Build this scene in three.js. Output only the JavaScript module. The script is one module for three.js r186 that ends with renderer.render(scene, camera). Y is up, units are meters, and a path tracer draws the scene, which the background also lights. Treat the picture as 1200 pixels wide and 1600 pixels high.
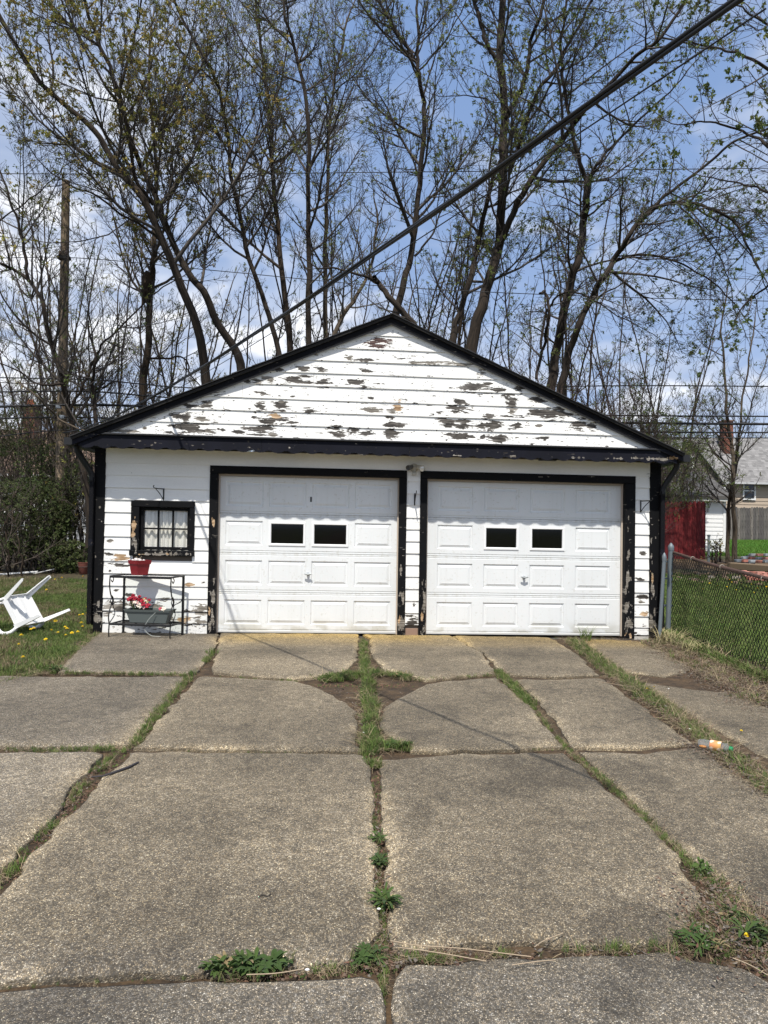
import * as THREE from 'three';
import { mergeGeometries } from 'three/addons/utils/BufferGeometryUtils.js';
import { RoundedBoxGeometry } from 'three/addons/geometries/RoundedBoxGeometry.js';

// ------------------------------------------------------------------ camera, sky, sun, exposure
const scene = new THREE.Scene();
const camera = new THREE.PerspectiveCamera(69.43, 0.75, 0.05, 1500);
camera.position.set(1.809, 1.472, 10.068);
camera.rotation.set(0.0196, -0.0432, 0.01498, 'YXZ');
const renderer = new THREE.WebGLRenderer({ antialias: true });
renderer.toneMapping = THREE.LinearToneMapping;
renderer.toneMappingExposure = 1.15;
renderer.shadowMap.enabled = true;
const SUN = new THREE.Vector3(-0.17, 1.75, 1).normalize();
const sun = new THREE.DirectionalLight(new THREE.Color(1, 0.955, 0.88), 4.7);
sun.position.copy(SUN).multiplyScalar(40).add(new THREE.Vector3(2, 0, 0));
sun.target.position.set(2, 0, 0);
sun.castShadow = true;
Object.assign(sun.shadow.camera, { left: -30, right: 30, top: 30, bottom: -30, near: 1, far: 120 });
sun.shadow.mapSize.set(4096, 4096);
sun.shadow.radius = 1.5;
sun.name = 'sun';
scene.add(sun, sun.target);

// ------------------------------------------------------------------ noise
function mulberry(a) { return () => { a = (a + 0x6d2b79f5) | 0; let t = Math.imul(a ^ (a >>> 15), 1 | a); t = (t + Math.imul(t ^ (t >>> 7), 61 | t)) ^ t; return ((t ^ (t >>> 14)) >>> 0) / 4294967296; }; }
const TAB = new Float32Array(65536); { const r = mulberry(7); for (let i = 0; i < 65536; i++) TAB[i] = r(); }
function vn(x, y) {                                        // value noise 0..1, period 256
  const xi = Math.floor(x), yi = Math.floor(y); let fx = x - xi, fy = y - yi;
  fx = fx * fx * (3 - 2 * fx); fy = fy * fy * (3 - 2 * fy);
  const a = xi & 255, b = (xi + 1) & 255, c = (yi & 255) << 8, d = ((yi + 1) & 255) << 8;
  const p = TAB[c | a], q = TAB[c | b], r = TAB[d | a], s = TAB[d | b];
  return p + (q - p) * fx + (r - p + (p - q - r + s) * fx) * fy;
}
function fbm(x, y, o = 4) { let s = 0, a = 0.5, t = 0; for (let i = 0; i < o; i++) { s += a * vn(x + i * 17.3, y + i * 9.1); t += a; a *= 0.5; x *= 2; y *= 2; } return s / t; }
const clamp = (x, a = 0, b = 1) => Math.min(b, Math.max(a, x)), lerp = (a, b, t) => a + (b - a) * t;
const smooth = (x, a, b) => { const t = clamp((x - a) / (b - a)); return t * t * (3 - 2 * t); };

// ------------------------------------------------------------------ sky: thin spring blue with broken white cloud
{
  const W = 2048, H = 1024, data = new Float32Array(W * H * 4);
  const dirOf = (az, el) => [Math.sin(az) * Math.cos(el), Math.sin(el), -Math.cos(az) * Math.cos(el)];
  const banks = [[-0.46, 0.34, 0.14, 0.10, 0.22], [-0.20, 0.20, 0.20, 0.08, 0.12], [0.02, 0.26, 0.12, 0.08, 0.16], [0.40, 0.13, 0.2, 0.05, 0.16], [-0.34, 0.10, 0.16, 0.06, 0.08], [-0.05, 0.52, 0.10, 0.05, 0.14], [0.12, 0.44, 0.25, 0.10, -0.16], [1.5, 0.3, 0.5, 0.2, 0.2], [2.7, 0.3, 0.5, 0.2, 0.2], [-1.6, 0.35, 0.5, 0.2, 0.2], [-2.6, 0.3, 0.4, 0.2, 0.2]];
  for (let j = 0; j < H; j++) {
    const el = ((j + 0.5) / H - 0.5) * Math.PI, y = Math.sin(el);
    for (let i = 0; i < W; i++) {
      const a = ((i + 0.5) / W - 0.5) * 2 * Math.PI, x = Math.cos(a) * Math.cos(el), z = Math.sin(a) * Math.cos(el), az = Math.atan2(x, -z);
      const up = Math.max(y, 0), h = Math.pow(1 - up, 2.6);
      const sd = x * SUN.x + y * SUN.y + z * SUN.z;
      let r = lerp(0.155, 0.44, h), g = lerp(0.262, 0.56, h), b = lerp(0.50, 0.78, h);
      const glow = Math.pow(Math.max(0, sd), 8) * 0.35; r += glow; g += glow * 0.95; b += glow * 0.9;
      if (y > 0) {
        // clouds lie on a plane overhead, softened towards the horizon
        const k = 1 / (y + 0.22), cx = x * k * 1.5, cz = z * k * 1.5;
        const wx = fbm(cx * 1.6 + 5, cz * 1.6 + 3, 4) - 0.5, wz = fbm(cx * 1.6 + 45, cz * 1.6 + 23, 4) - 0.5;
        let n = fbm(cx * 1.9 + wx * 1.4 + 11, cz * 1.9 + wz * 1.4 + 31, 6);
        const fine = fbm(cx * 9 + wx * 5, cz * 9 + wz * 5, 4) - 0.5;
        let bias = 0;
        for (const [ba, be, ra, re, s] of banks) { let d = az - ba; d = Math.atan2(Math.sin(d), Math.cos(d)); bias += s * Math.exp(-(d * d) / (2 * ra * ra) - (el - be) ** 2 / (2 * re * re)); }
        n += bias + fine * 0.34;
        const c = 0.9 * smooth(n, 0.50, 0.96), thin = 0.30 * smooth(n, 0.34, 0.62);
        const al = Math.max(c, thin) * smooth(y, 0.0, 0.05), br = 0.74 + 0.18 * smooth(n, 0.6, 0.95) + fine * 0.5;
        r = lerp(r, br * 0.99, al); g = lerp(g, br * 1.0, al); b = lerp(b, br * 1.03, al);
      } else { r = 0.13; g = 0.125; b = 0.10; }
      const o = (j * W + i) * 4; data[o] = r; data[o + 1] = g; data[o + 2] = b; data[o + 3] = 1;
    }
  }
  const t = new THREE.DataTexture(data, W, H, THREE.RGBAFormat, THREE.FloatType);
  t.mapping = THREE.EquirectangularReflectionMapping; t.magFilter = THREE.LinearFilter; t.minFilter = THREE.LinearFilter; t.needsUpdate = true;
  scene.background = t; scene.environment = t;
  scene.backgroundIntensity = 1.08; scene.environmentIntensity = 1.08;
}

// ------------------------------------------------------------------ measuring: where a sight line from the tripod meets a plane
const EYE = camera.position.clone(), TURN = new THREE.Matrix4().makeRotationFromEuler(camera.rotation), F = 1155;
const ray = (px, py) => new THREE.Vector3((px - 600) / F, -(py - 800) / F, -1).applyMatrix4(TURN);
const at = (px, py, depth) => ray(px, py).multiplyScalar(depth).add(EYE);
const onZ = (px, py, z) => { const d = ray(px, py); return d.multiplyScalar((z - EYE.z) / d.z).add(EYE); };
const onY = (px, py, y = 0) => { const d = ray(px, py); return d.multiplyScalar((y - EYE.y) / d.y).add(EYE); };
const INV = TURN.clone().transpose();
const seen = (x, y, z, m = 150) => { const v = new THREE.Vector3(x, y, z).sub(EYE).applyMatrix4(INV); if (v.z > -0.3) return false; const px = 600 + F * v.x / -v.z, py = 800 - F * v.y / -v.z; return px > -m && px < 1200 + m && py > -m && py < 1600 + m; };

// ------------------------------------------------------------------ building blocks
const taken = new Map();
function numbered(n) { const k = taken.get(n) ?? 0; taken.set(n, k + 1); return k ? n + '_' + String(k).padStart(3, '0') : n; }
function tag(o, label, category, group, kind) { const u = o.userData; if (label) u.label = label; if (category) u.category = category; if (group) u.group = group; if (kind) u.kind = kind; return o; }
function thing(name, label, category, group, pos = [0, 0, 0], turn = 0) { const o = new THREE.Group(); o.name = numbered(name); o.position.set(...pos); o.rotation.y = turn; scene.add(o); return tag(o, label, category, group); }
function mesh(name, geo, mat, parent) {
  const m = new THREE.Mesh(Array.isArray(geo) ? merged(geo) : geo, mat); m.name = parent ? name : numbered(name); m.castShadow = m.receiveShadow = true; (parent || scene).add(m); return m;
}
function sub(name, parent) { const g = new THREE.Group(); g.name = name; parent.add(g); return g; }
function merged(list) {
  const l = list.map((g) => { const c = g.index ? g.toNonIndexed() : g.clone(); for (const k of Object.keys(c.attributes)) if (!['position', 'normal', 'uv'].includes(k)) c.deleteAttribute(k); if (!c.attributes.uv) c.setAttribute('uv', new THREE.Float32BufferAttribute(new Float32Array(c.attributes.position.count * 2), 2)); return c; });
  return mergeGeometries(l);
}
function box(x0, x1, y0, y1, z0, z1, r = 0) {
  const w = x1 - x0, h = y1 - y0, d = z1 - z0;
  const g = r ? new RoundedBoxGeometry(w, h, d, 1, Math.min(r, w / 2.1, h / 2.1, d / 2.1)) : new THREE.BoxGeometry(w, h, d);
  return g.translate((x0 + x1) / 2, (y0 + y1) / 2, (z0 + z1) / 2);
}
class Buf {                                                // growing vertex lists for tubes and other swept forms
  constructor() { this.p = []; this.n = []; this.u = []; this.i = []; }
  tube(pts, rad, sides, cap = false) {
    const n = pts.length, base = this.p.length / 3; let ref = new THREE.Vector3(0.31, 0.17, 0.93), len = 0;
    const t = new THREE.Vector3(), a = new THREE.Vector3(), b = new THREE.Vector3();
    for (let k = 0; k < n; k++) {
      t.copy(pts[Math.min(k + 1, n - 1)]).sub(pts[Math.max(k - 1, 0)]).normalize();
      a.copy(ref).addScaledVector(t, -ref.dot(t)); if (a.lengthSq() < 1e-6) a.set(1, 0, 0).addScaledVector(t, -t.x); a.normalize(); ref.copy(a); b.crossVectors(t, a);
      if (k) len += pts[k].distanceTo(pts[k - 1]);
      const r = Array.isArray(rad) ? rad[k] : rad;
      for (let s = 0; s <= sides; s++) {
        const an = (s / sides) * Math.PI * 2, c = Math.cos(an), d = Math.sin(an), nx = a.x * c + b.x * d, ny = a.y * c + b.y * d, nz = a.z * c + b.z * d;
        this.p.push(pts[k].x + nx * r, pts[k].y + ny * r, pts[k].z + nz * r); this.n.push(nx, ny, nz); this.u.push(s / sides, len);
      }
    }
    const w = sides + 1;
    for (let k = 0; k < n - 1; k++) for (let s = 0; s < sides; s++) { const q = base + k * w + s; this.i.push(q, q + 1, q + w, q + 1, q + w + 1, q + w); }
    if (cap) for (const k of [0, n - 1]) for (let s = 1; s < sides - 1; s++) { const q = base + k * w; k ? this.i.push(q, q + s, q + s + 1) : this.i.push(q, q + s + 1, q + s); }
    return this;
  }
  geo() {
    const g = new THREE.BufferGeometry();
    g.setAttribute('position', new THREE.Float32BufferAttribute(this.p, 3)); g.setAttribute('normal', new THREE.Float32BufferAttribute(this.n, 3)); g.setAttribute('uv', new THREE.Float32BufferAttribute(this.u, 2)); g.setIndex(this.i);
    return g;
  }
}
const V = (x, y, z) => new THREE.Vector3(x, y, z);
function curve(pts, n) { const c = new THREE.CatmullRomCurve3(pts, false, 'centripetal'); return c.getPoints(n); }
function tubeGeo(pts, r, sides = 6, n = 0, cap = true) { return new Buf().tube(n ? curve(pts, n) : pts, r, sides, cap).geo(); }
function soup(tris, uvs) { const g = new THREE.BufferGeometry(); g.setAttribute('position', new THREE.Float32BufferAttribute(tris, 3)); if (uvs) g.setAttribute('uv', new THREE.Float32BufferAttribute(uvs, 2)); g.computeVertexNormals(); return g; }
function inst(name, geo, mat, items, parent) {             // items: [position, quaternion, scale (number or vector), colour]
  const m = new THREE.InstancedMesh(geo, mat, items.length), M = new THREE.Matrix4(), S = new THREE.Vector3();
  items.forEach(([p, q, s, c], i) => { typeof s === 'number' ? S.setScalar(s) : S.copy(s); m.setMatrixAt(i, M.compose(p, q, S)); if (c) m.setColorAt(i, c); });
  m.name = parent ? name : numbered(name); m.castShadow = m.receiveShadow = true; (parent || scene).add(m); return tag(m, null, null, null, 'stuff');
}
const UP = V(0, 1, 0);
const yaw = (a, tx = 0, tz = 0) => new THREE.Quaternion().setFromEuler(new THREE.Euler(tx, a, tz, 'YXZ'));
const randQ = (R) => new THREE.Quaternion(R() - 0.5, R() - 0.5, R() - 0.5, R() - 0.5).normalize();
const lin = (r, g, b) => new THREE.Color().setRGB(r, g, b);
const std = (c, rough = 0.8, more = {}) => new THREE.MeshStandardMaterial({ color: Array.isArray(c) ? lin(...c) : c, roughness: rough, ...more });
function tex(W, H, fn, { srgb = true, repeat = true } = {}) {   // fn(x, y, out) fills out[0..2] with 0..255
  const d = new Uint8Array(W * H * 4), o = [0, 0, 0];
  for (let y = 0, k = 0; y < H; y++) for (let x = 0; x < W; x++, k += 4) { fn(x, y, o); d[k] = clamp(o[0], 0, 255); d[k + 1] = clamp(o[1], 0, 255); d[k + 2] = clamp(o[2], 0, 255); d[k + 3] = 255; }
  return dataTex(d, W, H, srgb, repeat);
}
function dataTex(d, W, H, srgb, repeat) {
  const t = new THREE.DataTexture(d, W, H); t.magFilter = THREE.LinearFilter; t.minFilter = THREE.LinearMipmapLinearFilter; t.generateMipmaps = true;
  t.wrapS = t.wrapT = repeat ? THREE.RepeatWrapping : THREE.ClampToEdgeWrapping; if (srgb) t.colorSpace = THREE.SRGBColorSpace; t.needsUpdate = true; return t;
}

// ------------------------------------------------------------------ the lie of the land
function landHeight(x, z) {
  const back = Math.max(0, -z - 1.5), side = smooth(x, -2, 7);
  let h = Math.min(back, 13) * lerp(0.022, 0.046, side) + clamp(back - 13, 0, 30) * 0.021;
  h += (fbm(x * 0.5 + 3, z * 0.5, 3) - 0.5) * 0.07 * smooth(back, 0, 3);
  return h;
}
const leftEdge = (z) => z < -0.2 ? -1.68 : z < 2.65 ? lerp(-1.66, -1.16, smooth(z, -0.2, 2.65)) + (vn(z * 3, 4) - 0.5) * 0.12 : z < 3.2 ? lerp(-1.32, -1.62, (z - 2.65) / 0.55) : -1.65;
const onDrive = (x, z) => z > -0.15 && x > leftEdge(z) && x < 6.25;
function groundY(x, z) { return onDrive(x, z) ? -0.035 : landHeight(x, z); }

// ------------------------------------------------------------------ old paint: white boards and black trim, peeled where the photograph shows it
const FX0 = -1.75, FW = 8, FH = 4.5;
const SAG = (x, y) => -0.0035 * x * y;                     // the old frame leans down to the right
function frontUV(g) { const p = g.attributes.position, u = new Float32Array(p.count * 2); for (let i = 0; i < p.count; i++) { u[2 * i] = (p.getX(i) - FX0) / FW; u[2 * i + 1] = p.getY(i) / FH; } g.setAttribute('uv', new THREE.BufferAttribute(u, 2)); return g; }
// tones: 0 dark weathered wood, 1 grey wood, 2 bare tan wood, 3 red-brown wood
const GABLE = [[336,613,16,5,0],[290,632,20,6,0],[325,633,12,6,0],[276,651,14,7,0],[290,655,8,8,0],[312,655,10,5,1],[300,671,34,10,0],[325,672,9,6,1],[410,615,9,4,0],[407,635,8,6,0],[435,637,9,6,0],[420,657,28,6,0],[405,671,18,6,0],[372,676,10,3,0],[347,672,4,4,0],[215,656,6,2,0],[200,675,22,3,1],[226,669,5,2,1],[415,592,14,4,1],[400,594,7,3,0],[257,653,4,3,0],
[587,535,22,8,3],[580,520,8,3,1],[494,555,7,5,1],[547,559,6,5,1],[570,562,18,3,0],[627,561,14,4,0],[652,567,14,2,1],[435,577,10,4,0],[474,576,9,4,0],[501,576,9,5,0],[572,579,10,5,0],[465,594,28,9,0],[505,596,16,7,0],[560,597,20,8,0],[590,600,14,4,0],[402,594,12,4,1],[422,594,10,4,1],[385,596,7,3,0],[411,615,10,4,0],[436,619,5,2,0],[457,620,6,2,0],[580,622,5,2,0],[407,635,7,6,0],[440,636,13,8,0],[439,627,5,5,1],[485,640,13,4,0],[577,642,14,5,1],[621,637,6,9,2],[614,643,7,4,1],[430,650,9,6,2],[420,659,26,6,0],[457,662,10,4,0],[402,674,18,7,0],[425,679,7,4,1],[530,674,13,8,0],[552,675,19,7,0],[571,676,10,5,0],[612,662,9,9,0],[625,665,11,5,0],[611,677,9,7,0],[677,648,5,2,0],[462,685,7,2,0],
[754,581,8,4,1],[688,568,40,2.5,1],[737,606,22,7,0],[779,610,14,5,0],[812,608,11,6,0],[763,599,8,2,0],[792,619,17,4,0],[800,627,8,7,0],[840,625,10,7,0],[750,618,6,2,0],[717,628,9,4,0],[719,641,17,7,0],[688,647,8,4,0],[765,650,12,3,0],[801,643,9,8,1],[798,651,17,4,0],[865,647,42,8,0],[699,661,16,7,0],[726,662,18,9,0],[750,665,14,6,0],[772,666,15,9,0],[809,665,15,7,0],[843,665,6,4,1],[906,665,10,7,0],[924,667,9,6,0],[722,680,19,6,0],[781,686,18,7,0],[845,684,15,3,0],[754,683,4,4,0]];
const WALL = [[168,866,8,4,0],[188,871,11,6,2],[187,884,12,4,0],[171,892,4,3,0],[294,914,6,3,2],[318,911,4,2,0],[181,923,6,3,0],[172,947,15,6,1],[190,945,9,4,1],[258,938,15,6,1],[244,946,17,6,1],[291,955,6,4,0],[313,958,14,12,1],[310,971,11,6,1],[167,960,8,6,1],[289,968,10,6,2],[185,951,9,4,0],[262,967,9,5,1],[200,930,8,3,0],[240,975,9,3,2],[646,968,13,5,0],[640,973,6,3,0],[646,945,6,3,0],[1003,934,8,5,0],[1001,941,6,3,1],[1006,959,6,4,2],[1005,865,5,2,0],[1000,905,9,3,0],[992,990,6,4,0],[225,800,2,2,1],[205,739,1.5,1.5,0],[300,850,6,2,0],[172,845,5,2,1]];
const TRIM = [[151,967,5,14,1],[152,945,3,9,1],[158,880,1.5,2,1],[155,850,1.5,2,1],[159,815,1.5,2,1],[157,830,1.2,3,1],[151,905,1.5,2,1],[156,792,1.2,2,1],[149,870,1.2,2,1],
[330,972,6,20,1],[333,935,4,14,1],[327,958,3,10,2],[334,908,3,7,1],[334,795,1.5,4,1],[333,817,2.5,6,2],[209,822,3.5,10,2],[210,847,4,10,1],[208,835,3,5,2],[248,866,44,3,1],[262,866,8,2.5,2],[292,866,6,2,1],[222,866,10,2,2],[304,797,1.5,2,1],[228,864,6,2,1],
[629,936,4,13,1],[625,892,2,12,1],[627,975,5,20,1],[624,965,2.5,14,2],[662,938,4,22,1],[661,982,5,12,1],[665,915,2,9,1],[659,968,3,12,2],
[982,865,2.5,15,1],[980,905,4,16,1],[978,925,4,12,1],[982,975,6,22,1],[983,992,6,9,2],[979,950,4,14,1],[982,808,1,6,1],[981,830,1,6,1],
[1018,845,2,7,1],[1018,868,4,11,1],[1018,921,5,18,1],[1017,976,6,24,1],[1020,905,4,12,2],[1024,840,1.5,3,1],[1023,958,2,8,1]];
const BAND = [[1030,717,22,2.2,1],[995,716,14,2.2,1],[965,716.5,16,2,1],[905,715,10,1.6,1],[715,712,6,1.5,1],[280,708,8,1.4,1],[230,706,7,1.3,1],[1050,716,10,3,2],[400,709,9,1.2,1],[560,711,9,1.2,1],[800,713,9,1.3,1]];
function peelTextures(sets, base, thr, chips, fx = 6.2, fy = 34) {
  const W = 2048, H = 1152, f = new Float32Array(W * H).fill(-3), tone = new Uint8Array(W * H), d = new Uint8Array(W * H * 4), m = new Uint8Array(W * H * 4);
  for (const [list, z] of sets) for (const [px, py, rx, ry, k] of list) {
    const c = onZ(px, py, z), s = (EYE.z - z) / F, y = c.y / (1 - 0.0035 * c.x), R = 2.1;
    const i0 = Math.floor(((c.x - R * rx * s - FX0) / FW) * W), i1 = ((c.x + R * rx * s - FX0) / FW) * W, j0 = Math.floor(((y - R * ry * s) / FH) * H), j1 = ((y + R * ry * s) / FH) * H;
    for (let j = Math.max(0, j0); j < Math.min(H, j1); j++) for (let i = Math.max(0, i0); i < Math.min(W, i1); i++) {
      const dx = ((i / W) * FW + FX0 - c.x) / (rx * s), dy = ((j / H) * FH - y) / (ry * s), v = 1 - Math.sqrt(dx * dx + dy * dy);
      if (v > f[j * W + i]) { f[j * W + i] = v; tone[j * W + i] = k; }
    }
  }
  const WOOD = [[68, 63, 57], [120, 114, 105], [168, 140, 108], [66, 42, 36]], o = [0, 0, 0];
  for (let j = 0; j < H; j++) for (let i = 0; i < W; i++) {
    const x = (i / W) * FW, y = (j / H) * FH, q = j * W + i, k = q * 4;
    const n = fbm(x * fx, y * fy, 5) - 0.5, fine = fbm(x * fx * 5 + 9, y * fy * 3.2, 3) - 0.5, e = f[q] * 0.85 + n * 2.3 + fine * 0.75 - thr;
    const chip = fbm(x * 15 + 40, y * 46 + 9, 4) - 0.5 + chips(x + FX0, y);
    let bare = e > 0 || (f[q] > -0.9 && n * 1.9 > 0.42 && f[q] + n > -0.35), t = tone[q];
    if (!bare && chip > 0.245) { bare = true; t = vn(x * 9, y * 9) > 0.6 ? 1 : 0; }
    if (bare) {
      const g = (fbm(x * 4 + 3, y * 150, 4) - 0.5) * 130 + (fbm(x * 14, y * 30, 3) - 0.5) * 70, w = WOOD[t];
      const pale = e > 0 && e < 0.10 && t !== 3 ? 26 : 0;
      for (let c = 0; c < 3; c++) d[k + c] = clamp(w[c] + g + pale, 18, 215);
      m[k] = 60 + g * 0.5;
    } else {
      base(x + FX0, y, o); if (e > -0.22 && fine > 0.04) { const gk = 1 - 0.30 * smooth(e, -0.22, 0); o[0] *= gk; o[1] *= gk; o[2] *= gk; }
      const crack = Math.abs(fbm(x * 7 + 70, y * 52 + 20, 3) - 0.5) < 0.012 && fbm(x * 2.2, y * 3.1 + 50, 3) > (y > 1.7 && y < 2.55 ? 0.8 : 0.58) ? 0.72 : 1;
      for (let c = 0; c < 3; c++) d[k + c] = clamp(o[c] * crack, 0, 255);
      m[k] = (e > -0.1 ? 235 : 200) * (crack < 1 ? 0.7 : 1) + (vn(x * 90, y * 120) - 0.5) * 14;
    }
    d[k + 3] = m[k + 3] = 255;
  }
  return [dataTex(d, W, H, true, false), dataTex(m, W, H, false, false)];
}
const [whiteMap, whiteBump] = peelTextures([[GABLE, 0.37], [WALL, 0.02]], (x, y, o) => {
  const v = 236 - (fbm(x * 1.3, y * 5 + 7, 4) - 0.5) * 22 - smooth(0.5 - y, 0, 0.5) * 16 + (vn(x * 60, y * 260) - 0.5) * 7;
  o[0] = v; o[1] = v - 0.5; o[2] = v - 4;
}, 0.16, (x, y) => y > 1.6 && y < 2.55 ? -0.26 : y < 2.55 ? -0.16 + 0.22 * smooth(0.65 - y, 0, 0.6) : -0.035 + 0.03 * smooth(3.3 - y, 0, 0.7));
const [blackMap, blackBump] = peelTextures([[TRIM, 0.03], [BAND, 0.4]], (x, y, o) => { const v = (y > 2.4 && y < 2.6 ? 22 : 12) + (fbm(x * 6, y * 6, 3) - 0.5) * 9; o[0] = v * 0.92; o[1] = v * 0.97; o[2] = v * (y > 2.4 ? 1.4 : 1.2); }, 0.30, (x, y) => y < 2.3 ? -0.05 + 0.09 * smooth(0.9 - y, 0, 0.9) : -0.03, 34, 11);
const M = {
  white: new THREE.MeshStandardMaterial({ map: whiteMap, bumpMap: whiteBump, bumpScale: 0.006, roughness: 0.68 }),
  black: new THREE.MeshPhysicalMaterial({ specularIntensity: 0.35, map: blackMap, bumpMap: blackBump, bumpScale: 0.003, roughness: 0.72 }),
  dark: std([0.02, 0.019, 0.018], 0.9), sheath: std([0.10, 0.085, 0.07], 0.9), cream: std([0.62, 0.60, 0.50], 0.75),
  navy: std([0.007, 0.0075, 0.010], 0.6), jamb: std([0.52, 0.44, 0.36], 0.7),
  metal: std([0.42, 0.45, 0.47], 0.42, { metalness: 0.75 }), blackMetal: std([0.016, 0.016, 0.017], 0.45, { metalness: 0.3 }),
  glass: new THREE.MeshPhysicalMaterial({ color: lin(0.97, 0.97, 0.96), roughness: 0.03, transmission: 1, thickness: 0 }),
  dim: new THREE.MeshPhysicalMaterial({ color: lin(0.25, 0.26, 0.27), roughness: 0.05, transmission: 1, thickness: 0 }),
};
const steelBump = tex(512, 512, (x, y, o) => { o[0] = o[1] = o[2] = 120 + (fbm(x / 5, y / 64, 3) - 0.5) * 150 + (vn(x / 2, y / 9) - 0.5) * 40; }, { srgb: false });
const steelMap = tex(2048, 768, (px, py, o) => { const x = (px / 2048) * 6, y = (py / 768) * 2.25, j = y / 0.5375, f = Math.abs(j - Math.round(j)) * 0.5375; const streak = fbm(x * 26, y * 1.1 + 4, 4), cloud = fbm(x * 1.6 + 8, y * 1.6, 4);
  const grime = 0.9 * smooth(0.24 - y, 0, 0.22) * smooth(fbm(x * 5, y * 7 + 3, 4), 0.34, 0.66) + 0.30 * smooth(0.03 - f, 0, 0.03) * smooth(streak, 0.35, 0.7) + 0.07 * smooth(streak, 0.56, 0.78) + 0.3 * smooth(fbm(x * 34 + 5, y * 34, 3), 0.70, 0.8);
  const v = 224 + (cloud - 0.5) * 14; o[0] = v - 2 - grime * 34; o[1] = v + 0.5 - grime * 38; o[2] = v + 0.5 - grime * 48; });
steelBump.repeat.set(12, 4.5);
const steel = new THREE.MeshStandardMaterial({ map: steelMap, bumpMap: steelBump, bumpScale: 0.0009, roughness: 0.5 });

// ------------------------------------------------------------------ the garage
const garage = thing('garage', 'old white clapboard two-door garage with peeling paint and black trim', 'garage');
function sagged(g) { const p = g.attributes.position; for (let i = 0; i < p.count; i++) p.setY(i, p.getY(i) + SAG(p.getX(i), p.getY(i))); g.computeVertexNormals(); return g; }
const board = (name, g, mat, parent) => mesh(name, sagged(frontUV(g.index ? g.toNonIndexed() : g)), mat, parent);
function clap(xb0, xb1, xt0, xt1, y0, y1, z, out = 0.02) {   // one clapboard, thick at its lower lip
  const zt = z + 0.004, zb = z + out, A = [[xb0, y0, zb], [xb1, y0, zb], [xt1, y1, zt], [xt0, y1, zt]], B = [[xb0, y0, z - 0.004], [xb1, y0, z - 0.004], [xt1, y1, z - 0.004], [xt0, y1, z - 0.004]], t = [];
  const quad = (a, b, c, d) => t.push(...a, ...b, ...c, ...a, ...c, ...d);
  // the face in four lengths so that boards can bow a little
  const N = Math.max(1, Math.round((xb1 - xb0) / 0.45)), wob = (x) => (vn(x * 1.7, y0 * 9) - 0.5) * 0.007;
  for (let i = 0; i < N; i++) {
    const s = i / N, e = (i + 1) / N, P = (k, u, w) => { const a = A[k ? 3 : 0], b = A[k ? 2 : 1]; const x = lerp(a[0], b[0], u); return [x, a[1] + (k ? 0 : (vn(x * 2.3, y0 * 31) - 0.5) * 0.006), a[2] + w * wob(x)]; };
    quad(P(0, s, 1), P(0, e, 1), P(1, e, 0), P(1, s, 0));
    const bk = (p) => [p[0], p[1], z - 0.004];
    quad(bk(P(0, s, 1)), bk(P(0, e, 1)), P(0, e, 1), P(0, s, 1));
  }
  quad(B[3], A[3], A[2], B[2]); quad(B[0], A[0], A[3], B[3]); quad(A[1], B[1], B[2], A[2]);
  return soup(t);
}
const wall = sub('front_wall', garage);
// sheathing behind the boards, open at the doors and the window
mesh('sheathing', [box(-1.6, -1.1, -0.1, 2.45, -0.1, -0.005), box(-0.35, -0.06, -0.1, 2.45, -0.1, -0.005), box(-1.1, -0.35, -0.1, 1.06, -0.1, -0.005), box(-1.1, -0.35, 1.71, 2.45, -0.1, -0.005), box(2.5, 2.78, -0.1, 2.45, -0.1, -0.005), box(5.62, 6.0, -0.1, 2.45, -0.1, -0.005), box(-0.06, 5.62, 2.2, 2.45, -0.1, -0.005)], M.sheath, wall);
board('frieze_board', box(-1.5, 5.92, 2.262, 2.46, -0.002, 0.022), M.white, wall);
const rows = []; for (let k = 1; k <= 14; k++) rows.push([Math.max(2.262 - 0.1638 * k, -0.02) + (vn(k * 3.1, 5) - 0.5) * 0.008, 2.262 - 0.1638 * (k - 1) + 0.012]);
const R1 = mulberry(11);
for (const [y0, y1] of rows) {
  const cut = y1 > 1.08 && y0 < 1.70;
  if (cut) { board('siding_board', clap(-1.5, -1.12, -1.5, -1.12, y0, y1, 0), M.white, wall); board('siding_board', clap(-0.33, -0.11, -0.33, -0.11, y0, y1, 0), M.white, wall); }
  else if (R1() < 0.35) { const j = lerp(-1.2, -0.4, R1()); board('siding_board', clap(-1.5, j - 0.0015, -1.5, j - 0.0015, y0, y1, 0), M.white, wall); board('siding_board', clap(j + 0.0015, -0.11, j + 0.0015, -0.11, y0 - 0.003, y1, 0.001), M.white, wall); }
  else board('siding_board', clap(-1.5, -0.11, -1.5, -0.11, y0, y1, 0), M.white, wall);
  if (y0 > 0.05) board('siding_board', clap(2.552, 2.734, 2.552, 2.734, y0 + 0.01, y1 + 0.01, 0), M.white, wall);
  board('siding_board', clap(5.717, 5.92, 5.717, 5.92, Math.max(y0, 0.03), y1, 0), M.white, wall);
}
mesh('sill_block', box(2.56, 2.73, -0.03, 0.09, -0.03, 0.012, 0.006), std([0.26, 0.17, 0.125], 0.9), wall);
{ const fm = std([0.5, 0.48, 0.44], 0.95); mesh('foundation', box(-1.6, -0.1, -0.2, -0.0, -0.1, 0.012), fm, wall); mesh('foundation', box(5.6, 6.02, -0.2, 0.01, -0.1, 0.012), fm, wall); }
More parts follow.
